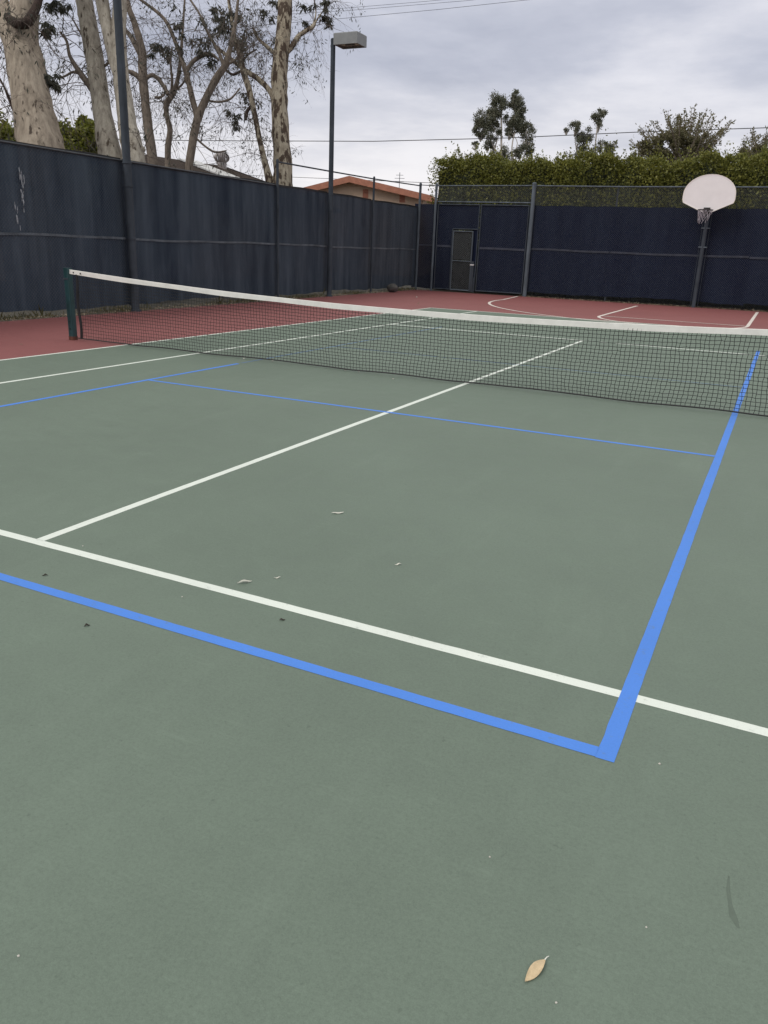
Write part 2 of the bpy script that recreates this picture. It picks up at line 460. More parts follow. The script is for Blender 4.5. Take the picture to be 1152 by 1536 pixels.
W = 0.056
zt = -0.0074
t = MB()
for s in (-1, 1):
    strip(t, (s * 5.46, -11.86), (s * 5.46, 11.86), W, zt)          # doubles sidelines
    strip(t, (s * 4.09, -11.835), (s * 4.09, 11.835), W, zt)        # singles sidelines
    strip(t, (-5.434, s * 11.85), (5.434, s * 11.85), .075, zt)
    strip(t, (-4.064, s * 6.40), (4.064, s * 6.40), W if s < 0 else .07, zt)
strip(t, (0, -6.374), (0, 6.374), W, zt)
tag(t.build('tennis_lines', M['white_line']), kind='structure')
zb = -0.0067
pb = MB()
wb = MB()
strip(pb, (3.055, -6.84), (3.055, 7.2), 0.060, zb)
strip(pb, (-3.055, -6.84), (-3.055, -0.42), 0.055, zb)
strip(pb, (-3.026, -6.808), (3.025, -6.808), 0.058, zb)
strip(pb, (-3.026, -2.15), (3.025, -2.15), 0.049, zb)
strip(wb, (-3.055, -0.35), (-3.055, 6.84), 0.04, zb)
strip(wb, (-3.035, 2.15), (3.023, 2.15), 0.03, zb)
tag(pb.build('pickleball_lines', M['blue_line']), kind='structure')
tag(wb.build('worn_pickleball_lines', M['blue_worn']), kind='structure')
bl = MB()
CX = 0.75
zk = zb
arc(bl, (CX, 17.5), 6.1, 176, 364, 0.085, zk)
strip(bl, (CX - 6.085, 17.92), (CX - 6.40, 20.6), 0.085, zk)
strip(bl, (CX + 6.085, 17.92), (CX + 6.40, 20.6), 0.085, zk)
strip(bl, (CX - 1.85, 13.43), (CX - 1.85, 19.4), 0.085, zk)
strip(bl, (CX + 1.85, 13.43), (CX + 1.85, 20.2), 0.085, zk)
strip(bl, (CX - 1.88, 13.40), (CX + 1.88, 13.40), 0.085, zk)
arc(bl, (CX, 13.37), 1.85, 180, 360, 0.085, zk - .0003)
tag(bl.build('basketball_lines', M['bb_line']), kind='structure')

# ------------------------------------------------------------------ tennis net
net_top_x = np.array([-6.41, -4.69, -2.88, -1.28, 0.0, 1.24, 2.24, 3.21, 4.6, 6.41])
net_top_z = np.array([1.035, .935, .862, .822, .815, .838, .862, .888, .95, 1.04])
pf = np.polyfit(net_top_x, net_top_z, 4)
def ntop(x): return np.polyval(pf, x)
def nbot(x): return 0.010 + 0.010 * np.abs(np.sin(x * 1.7)) ** 3
def nsway(x, z):                                  # the net hangs with slight waves
    h = np.clip(z / 0.9, 0, 1)
    return 0.02 * np.sin(x * 1.9 + .6) * (1 - h) + 0.012 * np.sin(x * 5.3) * (1 - h)
tn = thing('tennis_net', (0, 0, 0), 'black tennis net with white headband sagging across the green court', 'tennis net')
mb = MB()
NX0, NX1 = -6.28, 6.28
xs = np.arange(NX0, NX1 + .01, 0.0475)
rngn = np.random.default_rng(4)
def cord(mb, P, w):
    """thin square cord along a polyline P (n,3)"""
    P = np.asarray(P); n = len(P)
    t_ = np.gradient(P, axis=0); t_ /= np.linalg.norm(t_, axis=1)[:, None]
    a = np.cross(t_, np.array([0, 1.0, 0])); a /= np.linalg.norm(a, axis=1)[:, None] + 1e-9
    b = np.cross(t_, a)
    ring = np.stack([P + a * w, P + b * w, P - a * w, P - b * w], 1)
    F = []
    for i in range(n - 1):
        for k in range(4):
            k2 = (k + 1) % 4
            F.append((i * 4 + k, i * 4 + k2, i * 4 + 4 + k2, i * 4 + 4 + k))
    mb.add(ring.reshape(-1, 3), F)
ROWS = 19
jit = rngn.normal(0, .004, (len(xs), ROWS + 1))
rowp = []
for j in range(ROWS + 1):
    f_ = j / ROWS
    x = xs + jit[:, j] + .018 * np.sin(xs * 2.3 + j * .25) * (1 - f_)
    z = nbot(xs) + (ntop(xs) - .05 - nbot(xs)) * f_ + jit[:, j] * .5
    rowp.append(np.stack([x, nsway(x, z), z], 1))
rowp = np.array(rowp)
for j in range(1, ROWS):
    cord(mb, rowp[j], .0028)
for i in range(len(xs)):
    cord(mb, rowp[:, i], .0028)
mb.build('net_mesh', M['net'], tn)
mb = MB()
xb = np.linspace(-6.37, 6.37, 130)
pts = [(x, nsway(x, 0) + .006 * math.sin(9 * x), nbot(x) + .004) for x in xb]
mb.tube(pts, .009, 6)
mb.build('bottom_cord', M['black'], tn)
mb = MB()
xb = np.linspace(-6.44, 6.44, 160)
V, F = [], []
for x in xb:
    zt_ = ntop(x); wv = .004 * math.sin(x * 4.1) + .003 * math.sin(x * 11)
    hh = .066 + .004 * math.sin(x * 3.3 + 1)
    V += [(x, -.010 + wv, zt_ - hh), (x, -.009 + wv, zt_ - .004), (x, -.004 + wv, zt_), (x, .004 + wv, zt_), (x, .009 + wv, zt_ - .004), (x, .010 + wv, zt_ - hh)]
for i in range(len(xb) - 1):
    for k in range(6):
        k2 = (k + 1) % 6
        F.append((i * 6 + k, i * 6 + k2, i * 6 + 6 + k2, i * 6 + 6 + k))
F += [(5, 4, 3, 2, 1, 0), tuple((len(xb) - 1) * 6 + k for k in range(6))]
mb.add(V, F)
hb = mb.build('headband', M['band'], tn)
for s in (-1, 1):
    mb = MB()
    pts = [(s * 6.30 + .012 * math.sin(z * 9), .004 * math.sin(z * 7), z) for z in np.linspace(.02, .97, 14)]
    mb.tube(pts, .020, 8)
    mb.build('side_strap', M['black'], tn, True)
for dx in (0.10, 0.24):
    mb = MB()
    mb.lathe([(.012, 0), (.012, .004)], (0, 0, 0), 10)
    k = mb.v[-1]
    mb.v[-1] = np.stack([k[:, 0] - 6.44 + dx, -.0145 - k[:, 2], k[:, 1] + ntop(-6.44 + dx) - .035], 1)
    mb.build('grommet', M['black'], hb)

def net_post(x, label):
    r = thing('net_post', (x, 0, 0), label, 'net post', 'posts holding the tennis net')
    mb = MB()
    s = 1 if x < 0 else -1
    pts = [(-.048, -.048), (.048, -.048), (.048, .048), (-.048, .048)]
    prof = []
    for (px_, py_) in pts:                          # rounded square section
        for k in range(4):
            a = math.atan2(py_, px_) - R(45) + R(90) * (k + .0) / 3
            prof.append((x + (abs(px_) - .016) * np.sign(px_) + .016 * math.cos(a), (abs(py_) - .016) * np.sign(py_) + .016 * math.sin(a), -.01))
    mb.prism(prof, (0, 0, 1.045))
    p = mb.build('post', M['post_green'], r, False)
    mb = MB(); mb.prism([(a[0] + (a[0] - x) * .05, a[1] * 1.05, 1.035) for a in prof], (0, 0, .022))
    mb.build('post_cap', M['post_green'], r)
    mb = MB(); mb.prism([(a[0] + (a[0] - x) * .07, a[1] * 1.07, -.011) for a in prof], (0, 0, .055))
    mb.build('rusty_collar', M['rust'], r)
    for z in (.16, .27):
        mb = MB(); mb.box((x, -.0505, z), (.022, .006, .022))
        mb.build('bolt', M['black'], r)
    mb = MB(); mb.box((x, -.052, .90), (.10, .012, .025))
    mb.build('tension_bracket', M['steel_dark'], r)
net_post(-6.47, 'dark green square net post at the left end of the tennis net')
net_post(6.47, 'dark green square net post at the right end of the tennis net')

# ------------------------------------------------------------------ chain link helper
def chain_link(mb, A, d, L, z0, z1, step=0.0707, w=.0017, off=None):
    """diagonal wires both ways clipped to the panel from A along unit vector d."""
    H = z1 - z0
    d3 = np.array([d[0], d[1], 0.0]); nrm = np.array([-d[1], d[0], 0.0])
    up = np.array([0, 0, 1.0])
    Vs = []
    for s in (1, -1):
        k = np.arange(-H, L + H, step)
        for x0 in k:
            if s == 1: a, b_ = x0, x0 + H
            else: a, b_ = x0 + H, x0
            # param t 0..1: x=a+(b-a)t, z=z0+H t ; clip x to 0..L
            t0, t1 = 0.0, 1.0
            dx = b_ - a
            lo, hi = sorted(((0 - a) / dx, (L - a) / dx))
            t0, t1 = max(t0, lo), min(t1, hi)
            if t1 - t0 < .002: continue
            P0 = np.array([A[0], A[1], z0]) + d3 * (a + dx * t0) + up * (H * t0)
            P1 = np.array([A[0], A[1], z0]) + d3 * (a + dx * t1) + up * (H * t1)
            if off is not None: P0 = P0 + off; P1 = P1 + off
            tt = (P1 - P0); tt /= np.linalg.norm(tt)
            sd = np.cross(tt, nrm) * w
            nn = nrm * w
            pl = nn * (.8 * s)
            Vs.append([P0 + sd + pl, P0 + nn + pl, P0 - sd + pl, P0 - nn + pl, P1 + sd + pl, P1 + nn + pl, P1 - sd + pl, P1 - nn + pl])
    F = []
    for i in range(len(Vs)):
        o = i * 8
        for q in range(4):
            q2 = (q + 1) % 4
            F.append((o + q, o + q2, o + 4 + q2, o + 4 + q))
    if Vs: mb.add(np.array(Vs).reshape(-1, 3), F)

def screen_sheet(mb, A, d, L, z0, z1, off, seed, amp=.026):
    rng = np.random.default_rng(seed)
    nx, nz = max(4, int(L / .22)), 12
    nrm = np.array([-d[1], d[0], 0.0])
    ph = rng.uniform(0, 6, 6)
    V = []
    for j in range(nz + 1):
        for i in range(nx + 1):
            s_, tz = L * i / nx, j / nz
            wv = amp * (math.sin(s_ * 1.9 + ph[0]) * .5 + math.sin(s_ * 4.3 + ph[1] + tz * 2) * .35 + math.sin(s_ * 9.7 + ph[2]) * .25) * math.sin(math.pi * (tz * .9 + .05))
            ztop = z1 - .018 * (math.sin(s_ * 2.05 + ph[3]) ** 2) - .01 * math.sin(s_ * 5 + ph[4]) ** 2
            zbot = z0 + .03 * math.sin(s_ * 1.1 + ph[5]) + .012 * math.sin(s_ * 6.1)
            P = np.array([A[0], A[1], 0]) + np.array([d[0], d[1], 0]) * s_ + nrm * (off + wv)
            V.append((P[0], P[1], zbot + (ztop - zbot) * tz))
    F = [(j * (nx + 1) + i, j * (nx + 1) + i + 1, (j + 1) * (nx + 1) + i + 1, (j + 1) * (nx + 1) + i) for j in range(nz) for i in range(nx)]
    mb.add(V, F)
def seam_strip(mb, A, d, L, z, h, off, seed):
    rng = np.random.default_rng(seed); ph = rng.uniform(0, 6, 3)
    n = max(4, int(L / .25)); nrm = np.array([-d[1], d[0], 0.0])
    V = []
    for i in range(n + 1):
        s_ = L * i / n
        zz = z + .014 * math.sin(s_ * .8 + ph[0]) + .006 * math.sin(s_ * 3 + ph[1])
        P = np.array([A[0], A[1], 0]) + np.array([d[0], d[1], 0]) * s_ + nrm * off
        V += [(P[0], P[1], zz - h / 2), (P[0], P[1], zz + h / 2)]
    mb.add(V, [(2 * i, 2 * i + 2, 2 * i + 3, 2 * i + 1) for i in range(n)])

def post_mesh(x, y, h, r, cap=True):
    mb = MB()
    prof = [(r, -.03), (r, h)]
    if cap: prof += [(r * 1.12, h), (r * 1.12, h + .02), (r * .8, h + .05), (r * .25, h + .065)]
    mb.lathe(prof, (x, y, 0), 14)
    return mb

# ------------------------------------------------------------------ side fence
Y0F = -15.0
A = np.array([fence_x(Y0F), Y0F]); B = np.array([fence_x(BACK_Y), BACK_Y])
dF = (B - A) / np.linalg.norm(B - A)
LF = np.linalg.norm(B - A)
def onf(y): return np.array([fence_x(y), y])
YP = 10.62                                            # where the fence steps up
sf = thing('side_fence', (fence_x(3), 3, 0), 'long side fence with faded navy windscreen, chain link and tall trees behind', 'fence')
mb = MB(); chain_link(mb, A, dF, (YP - Y0F) , .02, 3.04, off=None)
mb.build('chain_link', M['wire_dark'], sf)
mb = MB(); chain_link(mb, onf(YP), dF, BACK_Y - YP, .02, 3.04)
mb.build('chain_link', M['wire_dark'], sf)
# n = (-dy, dx): points away from the court for dF (towards -x)
ys = [Y0F, -7.6, -1.5, 4.62, YP, 13.62, 16.75, BACK_Y - .02]
k = 0
for ya, yb in zip(ys[:-1], ys[1:]):
    if ya > 5 and False: pass
    mb = MB(); screen_sheet(mb, onf(ya - .02), dF, (yb - ya) + (.045 if yb < 20 else .16), .13, 3.07, .035 + .006 * (k % 2), 20 + k)
    s_ = mb.build('windscreen', M['screen_side'], sf, True)
    mb = MB(); seam_strip(mb, onf(ya), dF, (yb - ya) - .03, 1.50, .045, .012, 40 + k)
    mb.build('seam', M['seam'], s_)
    mb = MB(); seam_strip(mb, onf(ya), dF, (yb - ya) - .03, 3.055, .05, .018, 60 + k)
    mb.build('hem', M['black'], s_)
    if ya == -1.5:
        rng = np.random.default_rng(9)
        for (u, v, hh) in [(30, 256, 10), (33, 268, 12), (36, 282, 16), (34, 298, 14), (37, 312, 12), (26, 312, 14), (28, 330, 12), (34, 262, 8), (31, 288, 9)]:
            for q in range(3):
                dd = ray(u + rng.normal(0, 1.5), v + rng.normal(0, 5)); tt = (fence_x(1.9) + .006 - CAM[0]) / dd[0]
                P = CAM + dd * tt
                mb = MB(); w_, h_ = rng.uniform(.004, .013), rng.uniform(.03, .10)
                n_ = 7; poly = []
                for e in range(n_):
                    a_ = 2 * math.pi * e / n_
                    poly.append((P[0], P[1] + w_ * math.cos(a_) * rng.uniform(.5, 1.3), P[2] + h_ * math.sin(a_) * rng.uniform(.6, 1.2)))
                mb.prism(poly, (.003, 0, 0))
                mb.build('tear_sky_sliver', M['tear'], s_)  # pale sliver in front of the screen, standing in for sky through a tear
    k += 1
for y, h, r in [(Y0F, 3.05, .03), (-7.6, 3.05, .03), (-1.5, 3.05, .03), (YP, 3.64, .036), (16.75, 3.74, .036), (BACK_Y, 3.88, .048)]:
    P = onf(y) + np.array([.045, 0])
    post_mesh(P[0], P[1], h, r).build('fence_post', M['steel_grey'] if y > 20 else M['steel_dark'], sf, True)
mb = MB(); mb.tube([(*(onf(YP) + [.045, 0]), 3.63), (*(onf(13.6) + [.045, 0]), 3.67), (*(onf(16.75) + [.045, 0]), 3.72), (*(onf(BACK_Y - .03) + [.045, 0]), 3.83)], .021, 8)
mb.build('top_rail', M['steel_dark'], sf, True)
mb = MB(); mb.tube([(*(onf(y) + [.0, 0]), 3.045) for y in np.linspace(Y0F, YP, 20)], .016, 8)
mb.build('top_rail', M['wire_dark'], sf, True)

# ------------------------------------------------------------------ back fence and gate
XC = fence_x(BACK_Y)
bf = thing('back_fence', (-2, BACK_Y, 0), 'back fence with dark navy windscreen below open chain link, hedge behind', 'fence')
XG0, XG1 = -9.25, -5.50
XR = 12.0
HB = 3.83
dB = (1.0, 0.0)                                       # n=(0,1): away from court
mb = MB(); chain_link(mb, (XC + .05, BACK_Y), dB, XG0 - XC - .05, .02, 3.20)
mb.build('chain_link', M['wire_dark'], bf)
mb = MB(); chain_link(mb, (XG1, BACK_Y), dB, XR - XG1, .02, 3.20)
mb.build('chain_link', M['wire_dark'], bf)
mb = MB(); chain_link(mb, (XG1, BACK_Y), dB, XR - XG1, 3.20, HB, w=.0026)
mb.build('chain_link', M['wire'], bf)
k = 0
bx = [XC + .06, XG0 - .05]
for (xa, xb_) in [(XC + .03, XG0 - .02), (XG1 + .06, -2.5), (-2.5, 2.05), (2.05, 6.6), (6.6, XR)]:
    mb = MB(); screen_sheet(mb, (xa - (.05 if k else .20), BACK_Y), dB, xb_ - xa + (.11 if k else .26), .17 if k else .04, 3.20, .035 + .006 * (k % 2), 80 + k, .013)
    s_ = mb.build('windscreen', M['screen_back'], bf, True)
    mb = MB(); seam_strip(mb, (xa, BACK_Y), dB, xb_ - xa - .03, 1.68, .065, .010, 90 + k)
    mb.build('seam', M['seam_back'], s_)
    k += 1
for x, h, r, mt in [(XG0 - .02, 3.86, .045, 'steel_grey'), (XG1 + .04, 3.90, .075, 'steel_grey'), (-2.5, 3.82, .032, 'steel_dark'), (6.6, 3.82, .032, 'steel_dark'), (XR, 3.85, .04, 'steel_dark')]:
    yy = BACK_Y - .05 if h > 3.84 else BACK_Y + .085
    post_mesh(x, yy, h, r).build('fence_post', M[mt], bf, True)
mb = MB(); mb.tube([(XG0, BACK_Y - .03, HB), (XG1, BACK_Y - .03, HB + .02), (-2.5, BACK_Y - .01, HB), (2, BACK_Y - .01, HB + .01), (XR, BACK_Y - .01, HB)], .022, 8)
mb.build('top_rail', M['steel_grey'], bf, True)
mb = MB(); mb.tube([(XC, BACK_Y - .02, HB + .03), (XG0, BACK_Y - .03, HB)], .015, 8)
mb.build('top_rail', M['steel_dark'], bf, True)

gt = thing('double_gate', ((XG0 + XG1) / 2, BACK_Y, 0), 'tall chain link double gate with navy screen and small wicket door', 'gate')
gy = BACK_Y - .03
ga, gb = XG0 + .06, XG1 - .05
mb = MB(); mb.tube([(ga, gy, 3.27), (gb, gy, 3.27)], .024, 8)
mb.build('transom_rail', M['steel_grey'], gt, True)
mb = MB(); chain_link(mb, (ga, gy), dB, gb - ga, 3.29, HB - .02, w=.0026)
mb.build('transom_mesh', M['wire'], gt)
gm = -7.46
def frame_tubes(mb, x0, x1, z0, z1, y, r, extra=()):
    mb.tube([(x0, y, z0), (x0, y, z1)], r, 8); mb.tube([(x1, y, z0), (x1, y, z1)], r, 8)
    mb.tube([(x0 + r, y, z1 - r), (x1 - r, y, z1 - r)], r, 8); mb.tube([(x0 + r, y, z0 + r), (x1 - r, y, z0 + r)], r, 8)
    for z in extra: mb.tube([(x0 + r, y, z), (x1 - r, y, z)], r * .8, 8)
dx0, dx1, dz1 = -8.46, -7.56, 2.25
# left leaf, with the opening for the wicket door
mb = MB(); frame_tubes(mb, ga + .03, gm - .03, .06, 3.20, gy, .024)
mb.tube([(dx0 - .05, gy, .08), (dx0 - .05, gy, dz1 + .06)], .024, 8)
mb.tube([(dx0 - .05, gy, dz1 + .06), (gm - .05, gy, dz1 + .06)], .020, 8)
lf = mb.build('gate_leaf', M['steel_dark'], gt, True)
mb = MB()
chain_link(mb, (ga + .05, gy + .01), dB, dx0 - .05 - ga - .05, .08, dz1 + .06); chain_link(mb, (ga + .05, gy + .01), dB, gm - .05 - ga - .05, dz1 + .06, 3.18)
mb.build('chain_link', M['wire_dark'], lf)
mb = MB()
screen_sheet(mb, (ga - .03, gy), dB, dx0 - .05 - ga + .03, .10, dz1 + .12, .03, 101, .008); screen_sheet(mb, (dx1 - .13, gy), dB, gm - .02 - dx1 + .13, .08, dz1 + .06, .034, 108, .003); screen_sheet(mb, (ga - .03, gy), dB, gm - .03 - ga + .03, dz1 + .06, 3.17, .032, 102, .008)
sl = mb.build('windscreen', M['screen_back'], lf, True)
mb = MB(); seam_strip(mb, (ga + .06, gy), dB, dx0 - .1 - ga - .06, 1.66, .07, .008, 103)
mb.build('seam', M['seam_back'], sl)
# right leaf
mb = MB(); frame_tubes(mb, gm + .045, gb - .04, .06, 3.20, gy, .024)
rf = mb.build('gate_leaf', M['steel_dark'], gt, True)
mb = MB(); chain_link(mb, (gm + .06, gy + .01), dB, gb - .06 - gm - .06, .08, 3.18)
mb.build('chain_link', M['wire_dark'], rf)
mb = MB(); screen_sheet(mb, (gm + .01, gy), dB, gb - gm + .02, .10, 3.17, .03, 104, .008)
sl = mb.build('windscreen', M['screen_back'], rf, True)
mb = MB(); seam_strip(mb, (gm + .07, gy), dB, gb - .08 - gm - .07, 1.66, .075, .008, 105)
mb.build('seam', M['seam_back'], sl)
# wicket door
mb = MB(); frame_tubes(mb, dx0, dx1 - .12, .05, dz1, gy - .02, .022, (1.15,))
wd = mb.build('wicket_door', M['steel_grey'], gt, True)
mb = MB(); chain_link(mb, (dx0 + .02, gy - .01), dB, dx1 - dx0 - .16, .07, dz1 - .03, w=.0024)
mb.build('chain_link', M['wire'], wd)
M['kick'] = mat_screen('grey_door_mesh', (0.03, 0.034, 0.038), (0.05, 0.055, 0.058), .85, .92, .5)
M['kick2'] = mat_screen('dark_door_mesh', (0.02, 0.023, 0.027), (0.04, 0.043, 0.046), .9, .95, .5)
mb = MB(); screen_sheet(mb, (dx0 + .02, gy - .02), dB, dx1 - dx0 - .16, 1.17, dz1 - .03, .03, 106, .004)
mb.build('upper_mesh', M['kick'], wd)
mb = MB(); screen_sheet(mb, (dx0 + .02, gy - .02), dB, dx1 - dx0 - .16, .08, 1.13, .03, 107, .004)
mb.build('lower_mesh', M['kick2'], wd)
mb = MB()
mb.box((dx1 - .045, gy - .045, .60), (.13, .05, 1.12)); mb.box((dx1 + .05, gy - .03, .30), (.05, .03, .55))
mb.tube([(dx1 - .10, gy - .03, 1.15), (dx1 - .10, gy - .03, 2.2)], .018, 8)
lb = mb.build('lock_plate', M['steel_dark'], wd)
mb = MB(); mb.box((dx1 - .05, gy - .074, 1.03), (.16, .006, .03))
mb.build('latch_label', M['board'], wd)

# ------------------------------------------------------------------ floodlight poles
def flood_pole(y, xoff, ztop, rad, label, mat):
    x = fence_x(y) + xoff
    r = thing('floodlight_pole', (x, y, 0), label, 'light pole', 'floodlight poles along the side fence')
    mb = MB(); mb.lathe([(rad * 1.08, -.03), (rad, .8), (rad * .92, ztop), (rad * .5, ztop + .02)], (x, y, 0), 16)
    p = mb.build('pole', mat, r, True)
    mb = MB(); mb.lathe([(rad * 1.5, -.02), (rad * 1.5, .02), (rad * 1.1, .04)], (x, y, 0), 16)
    mb.build('base_plate', M['steel_dark'], r)
    for z in (.55, 1.5, 2.55, 3.0):
        mb = MB(); mb.lathe([(rad * 1.02, -.018), (rad * 1.16, -.016), (rad * 1.16, .016), (rad * 1.02, .018)], (x, y, z), 16)
        mb.build('pole_band', M['steel_dark'], r)
    mb = MB(); mb.tube([(x + .02, y, ztop - .08), (x + .20, y, ztop - .04)], .035, 8)
    mb.build('arm', mat, r)
    hx = x + .17 + .39; hz = ztop - .08
    mb = MB()
    a, b_, h = .385, .29, .14
    top = [(hx - a * .96, y - b_ * .95), (hx + a * .96, y - b_ * .95), (hx + a * .96, y + b_ * .95), (hx - a * .96, y + b_ * .95)]
    bot = [(hx - a, y - b_), (hx + a, y - b_), (hx + a, y + b_), (hx - a, y + b_)]
    inn = [(hx - a + .05, y - b_ + .05), (hx + a - .05, y - b_ + .05), (hx + a - .05, y + b_ - .05), (hx - a + .05, y + b_ - .05)]
    V = [(*q, hz + h + .02) for q in top] + [(*q, hz + h) for q in bot] + [(*q, hz - h) for q in bot] + [(*q, hz - h) for q in inn] + [(*q, hz - h + .04) for q in inn]
    F = [(0, 1, 2, 3)]
    for l in range(4):
        F += [(l * 4 + 4 + i, l * 4 + 4 + (i + 1) % 4, l * 4 + (i + 1) % 4, l * 4 + i) for i in range(4)]
    mb.add(V, F)
    hd = mb.build('lamp_head', M['lamp_grey'], r)
    mb = MB(); mb.add([(*q, hz - h + .036) for q in inn], [(3, 2, 1, 0)])
    mb.build('lens', M['lens'], hd)
    mb = MB(); mb.box((hx, y, hz - h + .025), (.26, .12, .02))
    mb.build('lamp_tube', M['lamp_grey'], hd)
flood_pole(4.62, .12, 7.20, .085, 'thick grey floodlight pole rising past the pale gum trunks out of frame', M['steel_dark'])
flood_pole(13.55, .12, 7.20, .075, 'slim floodlight pole with grey box lamp head against the sky', M['steel_dark'])

# ------------------------------------------------------------------ basketball hoop
hp = thing('basketball_hoop', (0.56, BACK_Y - .15, 0), 'basketball hoop with white fan backboard and torn net on a dark pole', 'basketball hoop')
by = 20.15
px0 = 0.56
mb = MB()
mb.tube([(px0, BACK_Y - .20, -.02), (px0, BACK_Y - .20, 2.9), (px0, BACK_Y - .24, 3.12), (px0, BACK_Y - .36, 3.30), (px0, by + .06, 3.42)], .066, 14)
mb.build('pole', M['steel_dark'], hp, True)
for s in (-1, 1):
    mb = MB(); mb.tube([(px0 + s * .12, BACK_Y - .10, 0), (px0 + s * .12, BACK_Y - .10, 3.05)], .010, 6)
    mb.build('side_rod', M['steel_dark'], hp, True)
for z in (1.95, 2.55):
    mb = MB(); mb.box((px0, BACK_Y - .17, z), (.27, .18, .03))
    mb.build('clamp', M['steel_grey'], hp)
def fan(sc=1.0):
    pts = [(-.11, 3.0), (.11, 3.0)]
    pts += [(.77, 3.30), (.80, 3.40), (.80, 3.56)]
    for i in range(1, 16):
        a = math.pi * i / 16
        pts.append((.80 * math.cos(a) ** 1 if False else .80 * (abs(math.cos(a)) ** 1.0) * np.sign(math.cos(a)), 3.56 + .60 * math.sin(a)))
    pts += [(-.80, 3.56), (-.80, 3.40), (-.77, 3.30)]
    c0 = np.array([0, 3.6])
    return [c0 + (np.array(p) - c0) * sc for p in pts]
mb = MB()
mb.prism([(px0 + p[0], by - .018, p[1]) for p in fan(.965)], (0, .02, 0))
bd = mb.build('backboard', M['board'], hp)
mb = MB()
o_, i_ = fan(1.0), fan(.965)
n_ = len(o_)
V = [(px0 + p[0], by - .028, p[1]) for p in o_] + [(px0 + p[0], by - .028, p[1]) for p in i_] + [(px0 + p[0], by + .02, p[1]) for p in o_] + [(px0 + p[0], by + .02, p[1]) for p in i_]
F = []
for i in range(n_):
    j = (i + 1) % n_
    F += [(i, j, n_ + j, n_ + i), (2 * n_ + j, 2 * n_ + i, 3 * n_ + i, 3 * n_ + j), (i, 2 * n_ + i, 2 * n_ + j, j), (n_ + j, 3 * n_ + j, 3 * n_ + i, n_ + i)]
mb.add(V, F)
mb.build('board_edge', M['board_edge'], bd)
rz_ = 3.07
mb = MB()
cy_ = by - .40
ring = [(px0 + .23 * math.cos(a), cy_ + .23 * math.sin(a), rz_) for a in np.linspace(0, 2 * math.pi, 29)]
mb.tube(ring, .012, 8, cap=False)
for s in (-1, 1):
    mb.tube([(px0 + s * .20, cy_ + .10, rz_), (px0 + s * .09, by - .03, rz_ + .02)], .009, 6)
    mb.tube([(px0 + s * .21, cy_ + .06, rz_ - .01), (px0 + s * .05, by - .03, rz_ - .10)], .008, 6)
rm = mb.build('rim', M['rim'], hp, True)
mb = MB(); mb.box((px0, by - .035, rz_ - .02), (.20, .02, .22)); mb.box((px0, by - .10, rz_ + .01), (.15, .13, .02))
mb.build('rim_bracket', M['rim'], rm)
mb = MB()
rng = np.random.default_rng(3)
for k_ in range(12):
    if k_ in (10, 11, 0): continue                    # missing loops: the net is torn
    for s in (-1, 1):
        P = []
        for q in range(6):
            tq = q / 5
            a = 2 * math.pi * (k_ + s * .5 * (q % 2)) / 12
            rr = .225 - .10 * tq
            P.append((px0 + rr * math.cos(a) - .05 * tq, cy_ + rr * math.sin(a), rz_ - .40 * tq + rng.normal(0, .01)))
        mb.tube(P[:rng.integers(3, 7)], .0065, 4)
mb.build('torn_net', M['net_cord'], hp)

# ------------------------------------------------------------------ foliage tools
def leaf_quads(P, D, Nn, L, Wd):
    """P base points, D leaf axis, Nn width axis -> pointed quads (k,4,3)"""
    L = L[:, None]; Wd = Wd[:, None]
    return np.stack([P, P + D * L * .45 + Nn * Wd, P + D * L, P + D * L * .45 - Nn * Wd], 1)
def unit(a): return a / (np.linalg.norm(a, axis=-1, keepdims=True) + 1e-9)
def scatter_leaves(mb, P, rng, L=(.06, .1), asp=.3, down=0.0, upb=0.0):
    k = len(P)
    D = rng.normal(size=(k, 3)); D[:, 2] = D[:, 2] * .7 - down + upb
    D = unit(D)
    Nn = unit(np.cross(D, rng.normal(size=(k, 3))))
    Ls = rng.uniform(L[0], L[1], k)
    mb.quads(leaf_quads(P, D, Nn, Ls, Ls * asp * rng.uniform(.7, 1.2, k)))
def blob_points(rng, c, r, k, sub=12, shell=.55, soft=False):
    """points in a lumpy ellipsoid: sub-clumps give gaps and an uneven outline"""
    c = np.asarray(c); r = np.asarray(r, float)
    q = unit(rng.normal(size=(sub, 3))) * (rng.uniform(.25, 1, (sub, 1)) ** .5)
    cs = c + q * r * .85
    idx = rng.integers(0, sub, k)
    rad = rng.uniform(.20, .48, sub)[idx]
    d = unit(rng.normal(size=(k, 3))) * (rng.uniform(0, 1, (k, 1)) ** shell)
    if soft:                                             # feathery clump, thinning outwards
        return cs[idx] + rng.normal(0, .40, (k, 3)) * rad[:, None] * r.mean() * 1.15
    return cs[idx] + d * rad[:, None] * r.mean() * np.array([1, 1, .9])

